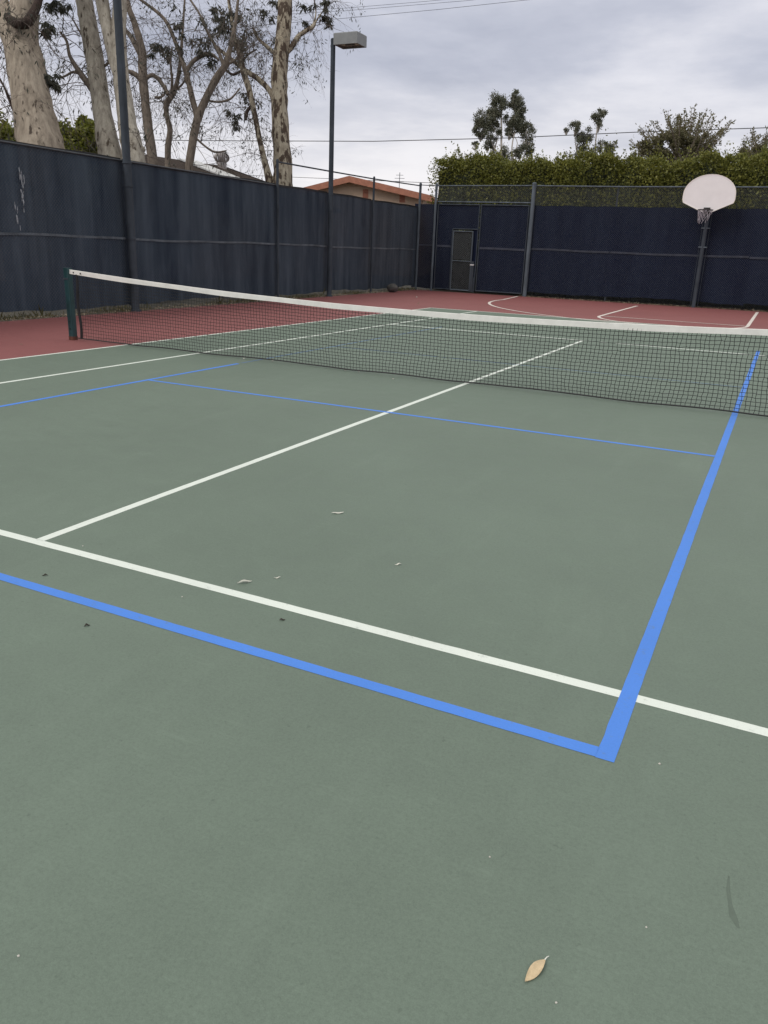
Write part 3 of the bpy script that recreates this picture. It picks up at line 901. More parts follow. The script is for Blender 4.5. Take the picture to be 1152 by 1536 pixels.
def grow(mb, tips, p, d, L, r, lvl, rng, droop=.0, spread=.9, kids=4, bend=.25, sides=(6, 4, 3, 3)):
    n = 5 if lvl > 0 else 4
    P = [np.array(p, float)]; d = np.array(d, float) / np.linalg.norm(d)
    dirs = []
    for i in range(n):
        d = d + rng.normal(0, bend, 3); d[2] -= droop
        d /= np.linalg.norm(d)
        P.append(P[-1] + d * L / n); dirs.append(d)
    rad = np.linspace(r, r * .4, n + 1)
    mb.tube(P, rad, 5 if r > .02 else 3, cap=False)
    if lvl == 0:
        for q in P[1:]: tips.append((q, dirs[-1]))
        return
    for k_ in range(kids):
        i = rng.integers(1, n + 1)
        dd = dirs[i - 1] + spread * rng.normal(0, .75, 3)
        grow(mb, tips, P[i], dd, L * rng.uniform(.45, .75), max(r * .55, .0032), lvl - 1, rng, droop * 1.3, spread, kids, bend)
    grow(mb, tips, P[-1], dirs[-1], L * .6, max(r * .45, .0032), lvl - 1, rng, droop * 1.3, spread, kids, bend)

def limb_path(pts, depth, ext=None):
    """(u, v, width_px[, depth]) list -> world points and radii, resampled smooth"""
    P = np.array([at(q[0], q[1], q[3] if len(q) > 3 else depth) for q in pts])
    rr = np.array([q[2] / 2 * (q[3] if len(q) > 3 else depth) / FOC for q in pts])
    # Catmull-Rom resample
    out, ro = [], []
    n = len(P)
    for i in range(n - 1):
        p0, p1, p2, p3 = P[max(i - 1, 0)], P[i], P[i + 1], P[min(i + 2, n - 1)]
        for s in range(4):
            t = s / 4
            out.append(.5 * ((2 * p1) + (-p0 + p2) * t + (2 * p0 - 5 * p1 + 4 * p2 - p3) * t * t + (-p0 + 3 * p1 - 3 * p2 + p3) * t ** 3))
            ro.append(rr[i] * (1 - t) + rr[i + 1] * t)
    out.append(P[-1]); ro.append(rr[-1])
    return np.array(out), np.array(ro)

def gum_tree(name, label, mat, depth, trunk, limbs, seed, twig_n, twig_L, clusters, group=None, leafmat='euc_leaf', limb_mat=None, wob=.04, leaves_per=26, twig_zone=(0.35, 1.0), leafL=(.09, .16), tip_leaf=.25, droop=.05):
    rng = np.random.default_rng(seed)
    P, r_ = limb_path(trunk, depth)
    base = P[0].copy()
    dirn = (P[0] - P[3]); dirn /= np.linalg.norm(dirn)
    h = base[2] + .05
    foot = base + np.array([dirn[0] * .35 * h, dirn[1] * .35 * h, -h])
    ts = np.linspace(1, 0, 6)[:-1]
    low = [base + (foot - base) * t for t in ts]
    lr = [r_[0] * (1 + .35 * t ** 3 + .05 * t) for t in ts]
    P = np.concatenate([np.array(low), P]); r_ = np.concatenate([lr, r_])
    root = thing(name, (foot[0], foot[1], 0), label, 'tree', group)
    mb = MB(); mb.tube(P, r_, 14, wob, rng)
    tk = mb.build('trunk', mat, root, True)
    starts = []
    for i in range(len(P)):
        if P[i][2] > 3.2: starts.append((P[i], r_[i], P[min(i + 1, len(P) - 1)] - P[max(i - 1, 0)]))
    for li in limbs:
        Q, q_ = limb_path(li, depth)
        mb = MB(); mb.tube(Q, q_, 8, wob, rng)
        mb.build('limb', mat if li[0][2] > 20 else (limb_mat or mat), root, True)
        for i in range(1, len(Q)): starts.append((Q[i], q_[i], Q[i] - Q[i - 1]))
        starts += [(Q[-1], q_[-1], Q[-1] - Q[-2])] * 2
    mbt = MB(); tips = []
    thin = [s for s in starts if s[1] < .14] or starts
    for k_ in range(twig_n):
        s = thin[rng.integers(0, len(thin))] if rng.uniform() < .8 else starts[rng.integers(0, len(starts))]
        t_ = s[2] / (np.linalg.norm(s[2]) + 1e-9)
        d = t_ * .5 + rng.normal(0, .8, 3); d[2] += .15
        grow(mbt, tips, s[0], d, twig_L * rng.uniform(.5, 1.2), min(.012, s[1] * .4), 2, rng, droop, .9, 3, .28)
    if mbt.n: mbt.build('twigs', M['twig'], root)
    ml = MB()
    if tips and tip_leaf > 0:
        pick = [t_ for t_ in tips if rng.uniform() < tip_leaf]
        if pick:
            scatter_leaves(ml, np.repeat(np.array([t_[0] for t_ in pick]), 4, 0) + rng.normal(0, .07, (len(pick) * 4, 3)), rng, leafL, .13, 1.3)
    for (u, v, ru, rv, kk) in clusters:
        c_ = at(u, v, depth)
        rr = np.array([ru, max(ru, rv) * .8, rv]) * depth / FOC
        pts = blob_points(rng, c_, rr, kk, max(4, kk // 40))
        scatter_leaves(ml, pts, rng, (.12, .24), .13, 1.3)
    if ml.n: ml.build('crown', M[leafmat], root)
    return root

G = 'gum trees behind the side fence'
gum_tree('gum_tree', 'thickest tan-barked gum trunk, forked and leaning left behind the side fence', M['bark_tan'], 18.8,
    [(64, 228, 68), (55, 190, 62), (46, 140, 57), (38, 95, 55), (32, 60, 50), (36, 20, 42), (38, -40, 36), (38, -150, 28), (40, -300, 18)],
    [[(30, 80, 40), (14, 42, 34), (-4, 0, 30), (-34, -90, 24)],
     [(10, 24, 10, 18.35), (22, 34, 14, 18.25), (38, 35, 15, 18.25), (49, 22, 14, 18.3), (57, 4, 11, 18.4), (66, -30, 9, 18.5), (80, -90, 7, 18.6)],
     [(26, 178, 4), (14, 150, 4), (6, 130, 3), (-8, 105, 3)]],
    11, 26, 1.6, [(70, 38, 12, 18, 130), (92, 4, 18, 9, 120), (75, 10, 10, 6, 50), (78, 116, 11, 12, 110), (100, -60, 40, 30, 300), (20, -160, 70, 40, 500)], G, limb_mat=M['bark_dark'], wob=.03, tip_leaf=.15)
gum_tree('gum_tree', 'pale grey gum trunk leaning left with knots, between tan trunk and floodlight pole', M['bark_pale'], 20.0,
    [(166, 238, 36), (158, 195, 30), (151, 150, 27), (143, 95, 27), (133, 40, 26), (126, 0, 25), (112, -80, 22), (95, -220, 15)],
    [[(146, 148, 7), (136, 132, 9), (124, 115, 9), (112, 97, 7), (104, 82, 5), (100, 62, 4), (90, 48, 3)],
     [(122, 112, 4), (110, 108, 4), (98, 114, 3), (88, 117, 2)],
     [(136, 68, 5), (128, 58, 4), (120, 48, 3), (110, 30, 2)],
     [(150, 105, 4), (158, 98, 4), (166, 92, 3)]],
    12, 34, 1.5, [(82, 118, 9, 12, 70), (140, -110, 70, 40, 500)], G, limb_mat=M['bark_grey'], tip_leaf=.05)
gum_tree('gum_tree', 'pale gum trunk splitting into two stems directly behind the floodlight pole', M['bark_pale'], 19.6,
    [(202, 246, 36), (196, 210, 30), (188, 165, 25), (181, 110, 23), (178, 60, 22), (180, 0, 20), (183, -90, 18), (190, -220, 12)],
    [[(180, 125, 12), (170, 90, 15), (162, 50, 18), (153, 0, 20), (145, -70, 18), (130, -200, 12)],
     [(204, 232, 10), (212, 226, 10), (217, 222, 6)]],
    13, 16, 1.4, [(160, -140, 60, 40, 500)], G, tip_leaf=.1)
gum_tree('bare_tree', 'grey-brown bare tree with crooked limbs just right of the floodlight pole', M['bark_grey'], 24,
    [(229, 240, 15), (223, 195, 14), (217, 145, 13), (214, 105, 13), (212, 72, 12), (202, 35, 9), (192, 8, 8), (184, -40, 7), (176, -110, 4)],
    [[(211, 82, 9), (202, 65, 8), (194, 52, 7), (186, 42, 6), (178, 20, 4)],
     [(215, 126, 8), (206, 114, 8), (198, 109, 7), (188, 105, 5), (180, 92, 3)],
     [(216, 120, 6), (227, 113, 6), (237, 118, 6), (246, 130, 6), (252, 142, 6)],
     [(232, 146, 4), (240, 146, 4), (247, 140, 3), (249, 128, 2)]],
    14, 32, 1.7, [(235, 75, 22, 12, 120), (260, 20, 30, 20, 90)], 'bare trees behind the side fence', tip_leaf=.08)
gum_tree('bare_tree', 'thin twisted grey tree with a kinked stem behind the side fence', M['bark_grey'], 25,
    [(252, 254, 9), (252, 220, 9), (255, 195, 8), (250, 172, 7), (250, 155, 9), (259, 142, 8), (266, 122, 6), (270, 95, 5), (273, 60, 4), (276, 15, 3), (280, -40, 2)],
    [[(257, 145, 5), (258, 120, 4), (256, 95, 3), (258, 70, 2)], [(262, 135, 3), (272, 128, 3), (282, 112, 2)]],
    15, 20, 1.5, [(248, 78, 16, 9, 70)], 'bare trees behind the side fence', tip_leaf=.08)
gum_tree('bare_tree', 'grey tree dividing low into two crooked limbs left of the patchy gum', M['bark_grey'], 24.5,
    [(284, 246, 12), (290, 208, 12), (297, 177, 12), (308, 150, 11), (325, 117, 11), (337, 99, 10), (346, 70, 7), (353, 35, 5), (357, 0, 4), (362, -50, 3)],
    [[(296, 177, 9), (289, 150, 9), (283, 125, 8), (278, 105, 8), (271, 85, 7), (262, 60, 6), (246, 28, 5), (214, 2, 4), (190, -14, 3)],
     [(280, 106, 6), (290, 92, 6), (304, 83, 6), (318, 82, 5), (328, 90, 3)],
     [(336, 100, 6), (328, 78, 5), (312, 50, 4), (300, 22, 3), (280, -8, 3)],
     [(309, 150, 3), (328, 153, 3), (346, 148, 3), (360, 132, 2)],
     [(292, 205, 3), (306, 218, 3), (322, 228, 3), (340, 226, 2)],
     [(338, 98, 4), (350, 92, 4), (356, 88, 2)]],
    16, 50, 1.6, [(310, 85, 22, 12, 160), (318, 45, 22, 30, 160), (290, 60, 30, 12, 110), (260, 70, 20, 16, 70)], 'bare trees behind the side fence', tip_leaf=.05)
gum_tree('gum_tree', 'slender dark-footed gum stem leaning left against the patchy gum', M['bark_cream'], 27,
    [(405, 272, 13), (397, 242, 9), (390, 212, 8), (382, 172, 8), (375, 140, 9), (366, 110, 9), (359, 80, 8), (352, 55, 6), (345, 15, 5), (338, -40, 4)],
    [[(378, 158, 4), (372, 165, 5), (369, 172, 6), (368, 180, 4)], [(362, 95, 4), (372, 82, 3), (385, 74, 2)], [(364, 105, 4), (350, 112, 4), (340, 106, 3)]],
    17, 28, 1.6, [(352, 40, 26, 40, 620), (370, 62, 22, 14, 150), (335, 18, 26, 20, 160), (357, 178, 11, 13, 130), (345, 165, 9, 9, 40), (366, 140, 9, 18, 80), (388, 152, 6, 8, 20)], G, tip_leaf=.12, limb_mat=M['bark_dark'])
gum_tree('gum_tree', 'cream gum trunk with dark peeling patches standing right of all the others', M['bark_cream'], 27,
    [(424, 279, 31), (424, 245, 28), (421, 200, 26), (419, 150, 24), (420, 100, 24), (425, 55, 22), (427, 15, 22), (429, -40, 20), (432, -140, 16), (436, -260, 9)],
    [[(417, 176, 8), (411, 150, 10), (403, 134, 8), (388, 119, 8), (370, 107, 7), (352, 93, 6), (336, 80, 5), (320, 66, 4)],
     [(421, 88, 7), (410, 78, 6), (398, 68, 5), (386, 56, 4), (380, 42, 3)],
     [(430, 78, 9), (439, 68, 8), (448, 54, 7), (458, 47, 6), (469, 40, 6), (472, 34, 5)],
     [(470, 38, 3), (474, 18, 2), (470, -6, 2)], [(470, 38, 3), (482, 20, 2), (492, 8, 2)]],
    18, 44, 1.3, [(400, 18, 10, 22, 110), (408, 4, 12, 10, 70), (464, 8, 16, 9, 90), (490, 16, 9, 20, 260), (497, 32, 4, 9, 50), (460, 36, 6, 8, 60), (412, 62, 6, 8, 40), (440, -60, 70, 30, 400)], G, tip_leaf=.10)

# green bushes past the fence, low on the left
def bush(name, label, blobs, depth, mat, seed, L, kk, group=None):
    rng = np.random.default_rng(seed)
    c0 = at(*blobs[0][:2], depth)
    root = thing(name, (c0[0], c0[1], 0), label, 'bush' if 'bush' in name else 'tree', group)
    ml = MB(); mt = MB()
    for (u, v, ru, rv) in blobs:
        c_ = at(u, v, depth)
        rr = np.array([ru, ru, rv]) * depth / FOC
        pts = blob_points(rng, c_, rr, kk, 30, .6, True)
        scatter_leaves(ml, pts, rng, L, .36, .1, .3)
        foot = np.array([c0[0] + (c_[0] - c0[0]) * .3, c0[1] + (c_[1] - c0[1]) * .3, 0])
        mid_ = foot * .5 + c_ * .5 + rng.normal(0, .1, 3)
        mt.tube([foot, mid_, c_], [.10, .07, .03], 6)
        for _ in range(7):
            e = c_ + unit(rng.normal(size=3)) * rr * .8
            mt.tube([mid_ * .4 + c_ * .6, e], [.03, .01], 4)
    mt.build('stems', M['bark_grey'], root)
    ml.build('crown', M[mat], root)
    return root
bush('leafy_bush', 'bushy green shrub at the left edge beside the thickest gum trunk', [(0, 215, 38, 34), (28, 225, 26, 28), (-25, 200, 34, 44), (0, 290, 55, 50)], 27, 'bush_leaf', 31, (.09, .17), 2600, 'green bushes behind the side fence')
bush('leafy_bush', 'bushy green shrub between the thickest tan trunk and the pale leaning trunk', [(108, 212, 26, 30), (140, 214, 24, 30), (120, 235, 40, 26), (128, 190, 12, 12), (120, 290, 50, 44)], 27, 'bush_leaf', 32, (.09, .17), 2600, 'green bushes behind the side fence')

# ------------------------------------------------------------------ hedge behind the back fence
rng = np.random.default_rng(50)
hd = thing('hedge', (0, 23, 0), 'long dense clipped hedge rising behind the back fence', 'hedge')
HX0, HX1, HY0, HY1 = -10.0, 13.0, 21.75, 24.2
def hedge_top(x): return 4.85 + .10 * np.sin(x * 1.3) + .08 * np.sin(x * 3.1 + 1) + .07 * np.sin(x * 7.3) + .05 * np.sin(x * 15.1 + 2)
mb = MB()
for q in range(46):
    x = HX0 + .4 + (HX1 - HX0 - .8) * q / 45; y = rng.uniform(22.4, 23.6)
    mb.tube([(x, y, 0), (x + rng.normal(0, .1), y + rng.normal(0, .1), 2.2), (x + rng.normal(0, .3), y + rng.normal(0, .2), 4.3)], [.05, .04, .015], 6)
mb.build('stems', M['hedge_core'], hd)
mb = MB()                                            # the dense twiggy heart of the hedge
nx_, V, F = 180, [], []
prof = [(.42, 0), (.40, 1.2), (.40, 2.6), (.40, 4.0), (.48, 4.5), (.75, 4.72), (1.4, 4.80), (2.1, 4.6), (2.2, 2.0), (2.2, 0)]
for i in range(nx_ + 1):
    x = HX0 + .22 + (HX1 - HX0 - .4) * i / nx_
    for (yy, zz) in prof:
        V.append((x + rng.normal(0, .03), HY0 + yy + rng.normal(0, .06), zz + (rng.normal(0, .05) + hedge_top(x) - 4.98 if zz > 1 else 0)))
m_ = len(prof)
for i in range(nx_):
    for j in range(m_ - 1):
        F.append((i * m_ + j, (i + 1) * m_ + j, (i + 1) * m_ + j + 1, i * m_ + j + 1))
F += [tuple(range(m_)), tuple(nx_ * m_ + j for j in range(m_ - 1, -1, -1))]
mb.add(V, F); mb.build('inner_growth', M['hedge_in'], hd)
ml = MB()
k1 = 150000
x = rng.uniform(HX0, HX1, k1); tt = rng.uniform(0, 1, k1)
front = rng.uniform(0, 1, k1) < .70
lump = .22 * np.sin(x * 2.1 + 3 * tt) + .17 * np.sin(x * 5.3 + 6 * tt) + .15 * np.sin(x * 11 + tt * 13)
z = np.where(front, (rng.uniform(.05, 1, k1) ** .55) * hedge_top(x), hedge_top(x) - rng.exponential(.10, k1))
y = np.where(front, HY0 + .25 + lump + rng.exponential(.14, k1), rng.uniform(HY0 + .25, HY1, k1))
rnd = np.clip((z - 4.4) / .6, 0, 1); y = np.where(front, y + rnd ** 2 * .35, y)
# thin darker gaps low down where the leaves are sparse
keep = (z > 3.9) | (rng.uniform(0, 1, k1) < .55)
end = np.clip((HX0 + .5 - x) / .5, 0, 1); keep &= rng.uniform(0, 1, k1) > end * (z / 5.2) * .45
pts = np.stack([x, y, z], 1)[keep]
scatter_leaves(ml, pts, rng, (.05, .105), .34, -.1, .35)
# upright shoots along the top
for q in range(760):
    x = rng.uniform(HX0 + .1, HX1); y = rng.uniform(HY0 + .3, HY0 + 1.6); h = rng.exponential(.15) + .06
    n_ = 10
    tz = rng.uniform(0, 1, n_)
    pts = np.stack([x + rng.normal(0, .035, n_), y + rng.normal(0, .035, n_), hedge_top(x) - .1 + tz * (h + .1)], 1)
    scatter_leaves(ml, pts, rng, (.06, .11), .28, -.2, .9)
for (x, h) in [(-9.15, .42), (-9.0, .3), (-8.75, .22), (-6.2, .3), (-5.2, .28)]:
    n_ = 90; tz = rng.uniform(0, 1, n_) ** 1.3
    pts = np.stack([x + rng.normal(0, .16, n_) * (1 - tz), HY0 + .8 + rng.normal(0, .16, n_) * (1 - tz), hedge_top(x) - .12 + tz * (h + .1)], 1)
    scatter_leaves(ml, pts, rng, (.06, .11), .28, -.2, .8)
ml.build('foliage', M['hedge'], hd)

# ------------------------------------------------------------------ trees beyond the hedge
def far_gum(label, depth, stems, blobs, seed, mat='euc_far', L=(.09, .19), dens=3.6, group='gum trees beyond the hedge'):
    rng = np.random.default_rng(seed)
    c0 = at(*stems[0][0][:2], depth)
    root = thing('far_gum_tree', (c0[0], c0[1], 0), label, 'tree', group)
    mt = MB()
    for st in stems:
        P, r_ = limb_path(st, depth)
        if st[0][1] > 225:
            P = np.concatenate([[[P[0][0], P[0][1], -.02]], P]); r_ = np.concatenate([[r_[0] * 1.3], r_])
        mt.tube(P, r_, 6)
    ml = MB()
    for (u, v, ru, rv, kk) in blobs:
        c_ = at(u, v, depth); rr = np.array([ru, ru, rv]) * 1.24 * depth / FOC
        pts = blob_points(rng, c_, rr, int(kk * dens), max(8, kk // 50), .75, True)
        scatter_leaves(ml, pts, rng, L, .26, .5)
        for _ in range(4):
            e = c_ + unit(rng.normal(size=3)) * rr * .7
            s0 = c_ - np.array([0, 0, rr[2] * 1.2])
            mt.tube([s0, (s0 + e) / 2 + rng.normal(0, .1, 3), e], [.07, .05, .02], 4)
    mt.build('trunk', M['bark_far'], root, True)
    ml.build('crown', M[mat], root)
    return root
far_gum('tallest far gum with two airy crown halves above the hedge', 70,
    [[(752, 262, 3.2), (752, 220, 3), (752, 180, 2.6), (751, 150, 1.6)], [(768, 262, 2.2), (768, 220, 2), (774, 190, 1.6), (780, 160, 1.2)],
     [(752, 240, 2), (738, 215, 1.8), (728, 195, 1.2)], [(770, 232, 2), (782, 222, 1.6), (790, 205, 1.2)], [(768, 240, 1.6), (776, 215, 1.3), (768, 200, 1)]],
    [(748, 156, 12, 14, 900), (740, 166, 11, 11, 620), (726, 182, 14, 15, 1000), (722, 196, 12, 10, 620), (742, 184, 8, 9, 260), (775, 152, 11, 13, 820), (782, 163, 9, 10, 420),
     (770, 182, 12, 15, 900), (786, 186, 13, 12, 800), (742, 206, 11, 14, 420), (733, 212, 6, 9, 140), (750, 232, 14, 10, 520), (713, 217, 5, 5, 130), (792, 205, 9, 14, 300),
     (784, 226, 12, 12, 420), (773, 232, 7, 7, 200), (795, 225, 6, 10, 160), (764, 200, 6, 6, 70)], 61)
far_gum('smaller far gum with three round leaf clumps, right of the tallest far gum', 72,
    [[(893, 262, 2.6), (893, 220, 2.2), (896, 190, 1.6), (899, 172, 1.1)], [(890, 238, 2), (880, 215, 1.6), (868, 200, 1.2)], [(893, 230, 1.6), (902, 222, 1.3), (906, 215, 1)]],
    [(898, 172, 10, 9, 560), (898, 186, 8, 8, 170), (863, 190, 9, 9, 420), (878, 202, 11, 10, 560), (868, 212, 9, 12, 300), (906, 220, 11, 11, 560), (914, 232, 8, 9, 260), (896, 236, 9, 9, 260), (874, 234, 10, 14, 300), (884, 226, 7, 8, 90), (850, 196, 4, 4, 60), (852, 236, 8, 8, 150), (920, 218, 5, 6, 70)], 62)

def wispy_tree(label, depth, u0, v0, blobs, rays, seed, name='olive_tree'):
    rng = np.random.default_rng(seed)
    c0 = at(u0, v0, depth)
    root = thing(name, (c0[0], c0[1], 0), label, 'tree', 'olive trees beyond the hedge')
    mt = MB(); ml = MB()
    mt.tube([(c0[0], c0[1], -.02), (c0[0] + .1, c0[1], c0[2] * .5), tuple(c0)], [.22, .17, .13], 8)
    for (u, v) in rays:
        for q in range(5):
            e = at(u + rng.normal(0, 5), v + rng.normal(0, 4) + abs(rng.normal(0, 4)), depth + rng.normal(0, 1.2))
            s0 = c0 + rng.normal(0, .15, 3)
            m_ = s0 * .5 + e * .5 + rng.normal(0, .15, 3) + np.array([0, 0, -.1])
            mt.tube([s0, m_, e], [.05, .03, .012], 4)
            n_ = 75
            t_ = rng.uniform(.2, 1.04, n_)[:, None]
            pts = np.where(t_ < .5, s0 + (m_ - s0) * t_ * 2, m_ + (e - m_) * (t_ - .5) * 2) + rng.normal(0, .13, (n_, 3)) * (1.35 - t_)
            scatter_leaves(ml, pts, rng, (.10, .2), .24, -.1, .6)
    for (u, v, ru, rv, kk) in blobs:
        c_ = at(u, v, depth); rr = np.array([ru, ru, rv]) * depth / FOC
        scatter_leaves(ml, blob_points(rng, c_, rr, kk, 14), rng, (.10, .2), .26, 0, .4)
    mt.build('trunk', M['bark_grey'], root, True)
    ml.build('crown', M['olive_leaf'], root)
wispy_tree('wide upright olive-green tree with wispy shoots left of the backboard', 46, 1022, 252,
    [(975, 222, 20, 18, 1500), (1000, 212, 18, 24, 1500), (1025, 210, 22, 26, 1900), (960, 236, 12, 12, 500), (1050, 220, 18, 22, 1100), (990, 234, 30, 14, 1300), (1060, 236, 20, 12, 600)],
    [(978, 182), (1000, 172), (1020, 166), (1035, 165), (1055, 168), (1070, 180), (1085, 192), (1092, 182), (960, 195), (1010, 180), (1045, 178), (1075, 205), (955, 215), (1028, 175)], 71)
wispy_tree('thin wispy tree at the right edge beyond the hedge', 46, 1135, 262,
    [(1115, 235, 14, 14, 600), (1140, 232, 16, 16, 800), (1165, 228, 18, 20, 900)],
    [(1120, 208), (1133, 198), (1145, 205), (1155, 200), (1112, 222), (1170, 195), (1185, 210)], 72)

# ------------------------------------------------------------------ houses
def house_tan():
    d0 = 46
    # gable wall roughly facing the court
    L_ = at(438, 286, d0); Rr = at(650, 296, d0 - 1); Pk = at(528, 269, d0 - .4)
    ex = (Rr - L_); ex[2] = 0; W_ = np.linalg.norm(ex); ex /= W_
    ey = np.array([-ex[1], ex[0], 0])                  # away from the court
    z_e = (L_[2] + Rr[2]) / 2; z_p = Pk[2]
    xp = (Pk - L_) @ ex
    o = np.array([L_[0], L_[1], 0])
    root = thing('tan_house', o + ex * W_ / 2, 'tan stucco house with low terracotta gable roof past the fence corner', 'house')
    def p(x, y, z): return o + ex * x + ey * y + np.array([0, 0, z])
    D = 12.0; ov = .55
    mb = MB()
    mb.prism([p(ov, 0, -.02), p(W_ - ov, 0, -.02), p(W_ - ov, 0, z_e - .02), p(xp, 0, z_p - .18), p(ov, 0, z_e - .02)], ey * D)
    wl = mb.build('wall', M['stucco'], root)
    mb = MB()
    for (xa, za, xb_, zb_) in [(0, z_e - .12, xp, z_p), (xp, z_p, W_, z_e - .12)]:
        mb.prism([p(xa, -ov, za), p(xb_, -ov, zb_), p(xb_, D + ov, zb_), p(xa, D + ov, za)], (0, 0, .10))
    rf_ = mb.build('roof', M['tile'], root)
    mb = MB()
    for (xa, za, xb_, zb_) in [(0, z_e - .12, xp, z_p), (xp, z_p, W_, z_e - .12)]:
        mb.prism([p(xa, -ov - .06, za - .22), p(xb_, -ov - .06, zb_ - .22), p(xb_, -ov - .06, zb_ + .115), p(xa, -ov - .06, za + .115)], ey * .055)
    mb.build('fascia', M['fascia'], rf_)
    for (u, v) in [(548, 291), (604, 297)]:
        q = at(u, v, d0 - .6); xq = (q - o) @ ex
        mb = MB(); mb.prism([p(xq - .16, -.02, q[2] - .25), p(xq + .16, -.02, q[2] - .25), p(xq + .16, -.02, q[2] + .25), p(xq - .16, -.02, q[2] + .25)], ey * .05)
        for s in range(4): mb.prism([p(xq - .13, -.035, q[2] - .18 + s * .11), p(xq + .13, -.035, q[2] - .18 + s * .11), p(xq + .13, -.05, q[2] - .14 + s * .11), p(xq - .13, -.05, q[2] - .14 + s * .11)], ey * .02)
        mb.build('gable_vent', M['fascia'], root)
    q = at(603, 276, d0 + 3); xq = (q - o) @ ex
    mb = MB(); yq = 3.0
    mb.tube([p(xq, yq, z_e - .2), p(xq, yq, q[2] + .55)], .02, 5)
    for s, w_ in ((.5, .22), (.32, .3), (.15, .26)): mb.tube([p(xq - w_, yq, q[2] + s - .1), p(xq + w_, yq, q[2] + s - .1)], .012, 4)
    mb.build('antenna', M['steel_grey'], rf_)
house_tan()

def house_brown():
    d0 = 34
    a = at(196, 228, d0); b_ = at(334, 250, d0 + 4.6)      # ridge ends
    ex = b_ - a; ex[2] = 0; W_ = np.linalg.norm(ex); ex /= W_
    ey = np.array([-ex[1], ex[0], 0])
    if ey @ (CAM - a) > 0: ey = -ey                        # away from the court
    zr = (a[2] + b_[2]) / 2
    o = np.array([a[0], a[1], 0]) - ex * 6
    W_ += 6
    root = thing('brown_house', o + ex * W_ / 2, 'house with brown shingle hip roof, white sheet and turbine vent behind side fence', 'house')
    def p(x, y, z): return o + ex * x + ey * y + np.array([0, 0, z])
    hw, ze = 4.6, zr - 1.75
    hip = 3.6
    V = [p(0, 0, zr), p(W_, 0, zr), p(-hip, -hw, ze), p(W_ + hip, -hw, ze), p(W_ + hip, hw, ze), p(-hip, hw, ze)]
    low = [v_ - np.array([0, 0, .14]) for v_ in V]
    mb = MB(); mb.add(V + low, [(2, 3, 1, 0), (4, 5, 0, 1), (5, 2, 0), (2, 8, 9, 3), (3, 9, 10, 4), (4, 10, 11, 5), (5, 11, 8, 2), (8, 11, 10, 9)])
    rf_ = mb.build('roof', M['shingle'], root)
    mb = MB(); mb.add([v_ + (np.array([0, 0, .012])) + ex * .02 for v_ in (V[3], V[4], V[1])], [(0, 1, 2)])
    mb.prism([V[3] + np.array([0, 0, .004]) + ex * .01, V[4] + np.array([0, 0, .004]) + ex * .01, V[1] + np.array([0, 0, .004]) + ex * .01], (0, 0, .03))
    mb.build('hip_face', M['shingle_dark'], rf_)
    mb = MB()
    mb.prism([p(-hip + .5, -hw + .6, -.02), p(W_ + hip - .5, -hw + .6, -.02), p(W_ + hip - .5, hw - .6, -.02), p(-hip + .5, hw - .6, -.02)], (0, 0, ze + .0 - .125))
    mb.build('wall', M['stucco'], root)
    # pale sheet laid on the slope facing the court, near its right end
    sl = (zr - ze) / hw
    mb = MB()
    xa, xb_ = W_ - 3.0, W_ - 1.75
    def s(x, y, h=.03): return p(x, -y, zr - sl * y + h)
    mb.prism([s(xa, .10), s(xb_, .10), s(xb_ + 1.0, 1.8), s(xa + 1.0, 1.8)], (0, 0, .06))
    mb.build('roof_sheet', M['skylight'], rf_)
    # turbine vent
    c_ = at(333, 252, d0 + 4.3)
    c_ = np.array([c_[0], c_[1], 0])
    yy = -((c_ - o) @ ey); zz = zr - sl * abs(yy)
    mb = MB()
    mb.lathe([(.24, -.35), (.22, .22)], (c_[0], c_[1], zz), 20)
    vt = mb.build('turbine_vent', M['vent'], rf_, True)
    mb = MB()
    zb_ = zz + .22
    for q in range(20):
        a0 = 2 * math.pi * q / 20
        V, F = [], []
        for i in range(7):
            t_ = i / 6; rr = .20 + .15 * math.sin(math.pi * t_) ** .7; tw = a0 + .25 * t_
            for da in (0, .19):
                rr2 = rr + (.025 if da == 0 else -.01)
                V.append((c_[0] + rr2 * math.cos(tw + da), c_[1] + rr2 * math.sin(tw + da), zb_ + .42 * t_))
        F = [(2 * i, 2 * i + 1, 2 * i + 3, 2 * i + 2) for i in range(6)]
        mb.add(V, F)
    mb.lathe([(.17, .01), (.17, .40)], (c_[0], c_[1], zb_), 16)
    mb.lathe([(.22, .40), (.20, .46), (.08, .49)], (c_[0], c_[1], zb_), 20)
    mb.build('turbine_head', M['vent'], rf_)
house_brown()

# ------------------------------------------------------------------ overhead wires
def wire(label, pts, r, depth, sag=0):
    P = [at(u, v, dd) for (u, v, dd) in pts]
    P = np.array(P)
    # extend at both ends, resample
    Q = []
    n = 40
    for i in range(n + 1):
        t_ = i / n * (len(P) - 1); j = min(int(t_), len(P) - 2); f_ = t_ - j
        q = P[j] * (1 - f_) + P[j + 1] * f_
        Q.append(q - np.array([0, 0, sag * math.sin(math.pi * i / n)]))
    mb = MB(); mb.tube(Q, r, 5)
    tag(mb.build('overhead_wire', M['cable'], None, True), label, 'overhead wire', 'overhead wires across the sky')
wire('long black wire crossing behind the gums and far trees above the hedge', [(-60, 206, 62), (300, 211, 58), (560, 212, 56), (760, 207, 54), (960, 198, 52), (1260, 188, 48)], .026, 55)
wire('thin wire just above the tan house roof', [(200, 248, 60), (374, 263, 52), (566, 271, 46), (760, 279, 42)], .014, 50)
wire('topmost wire slanting into the top edge of the sky', [(-500, 100, 60), (250, 26, 60), (520, 12, 60), (640, 2, 60), (760, -10, 60), (2600, -230, 60)], .012, 60)
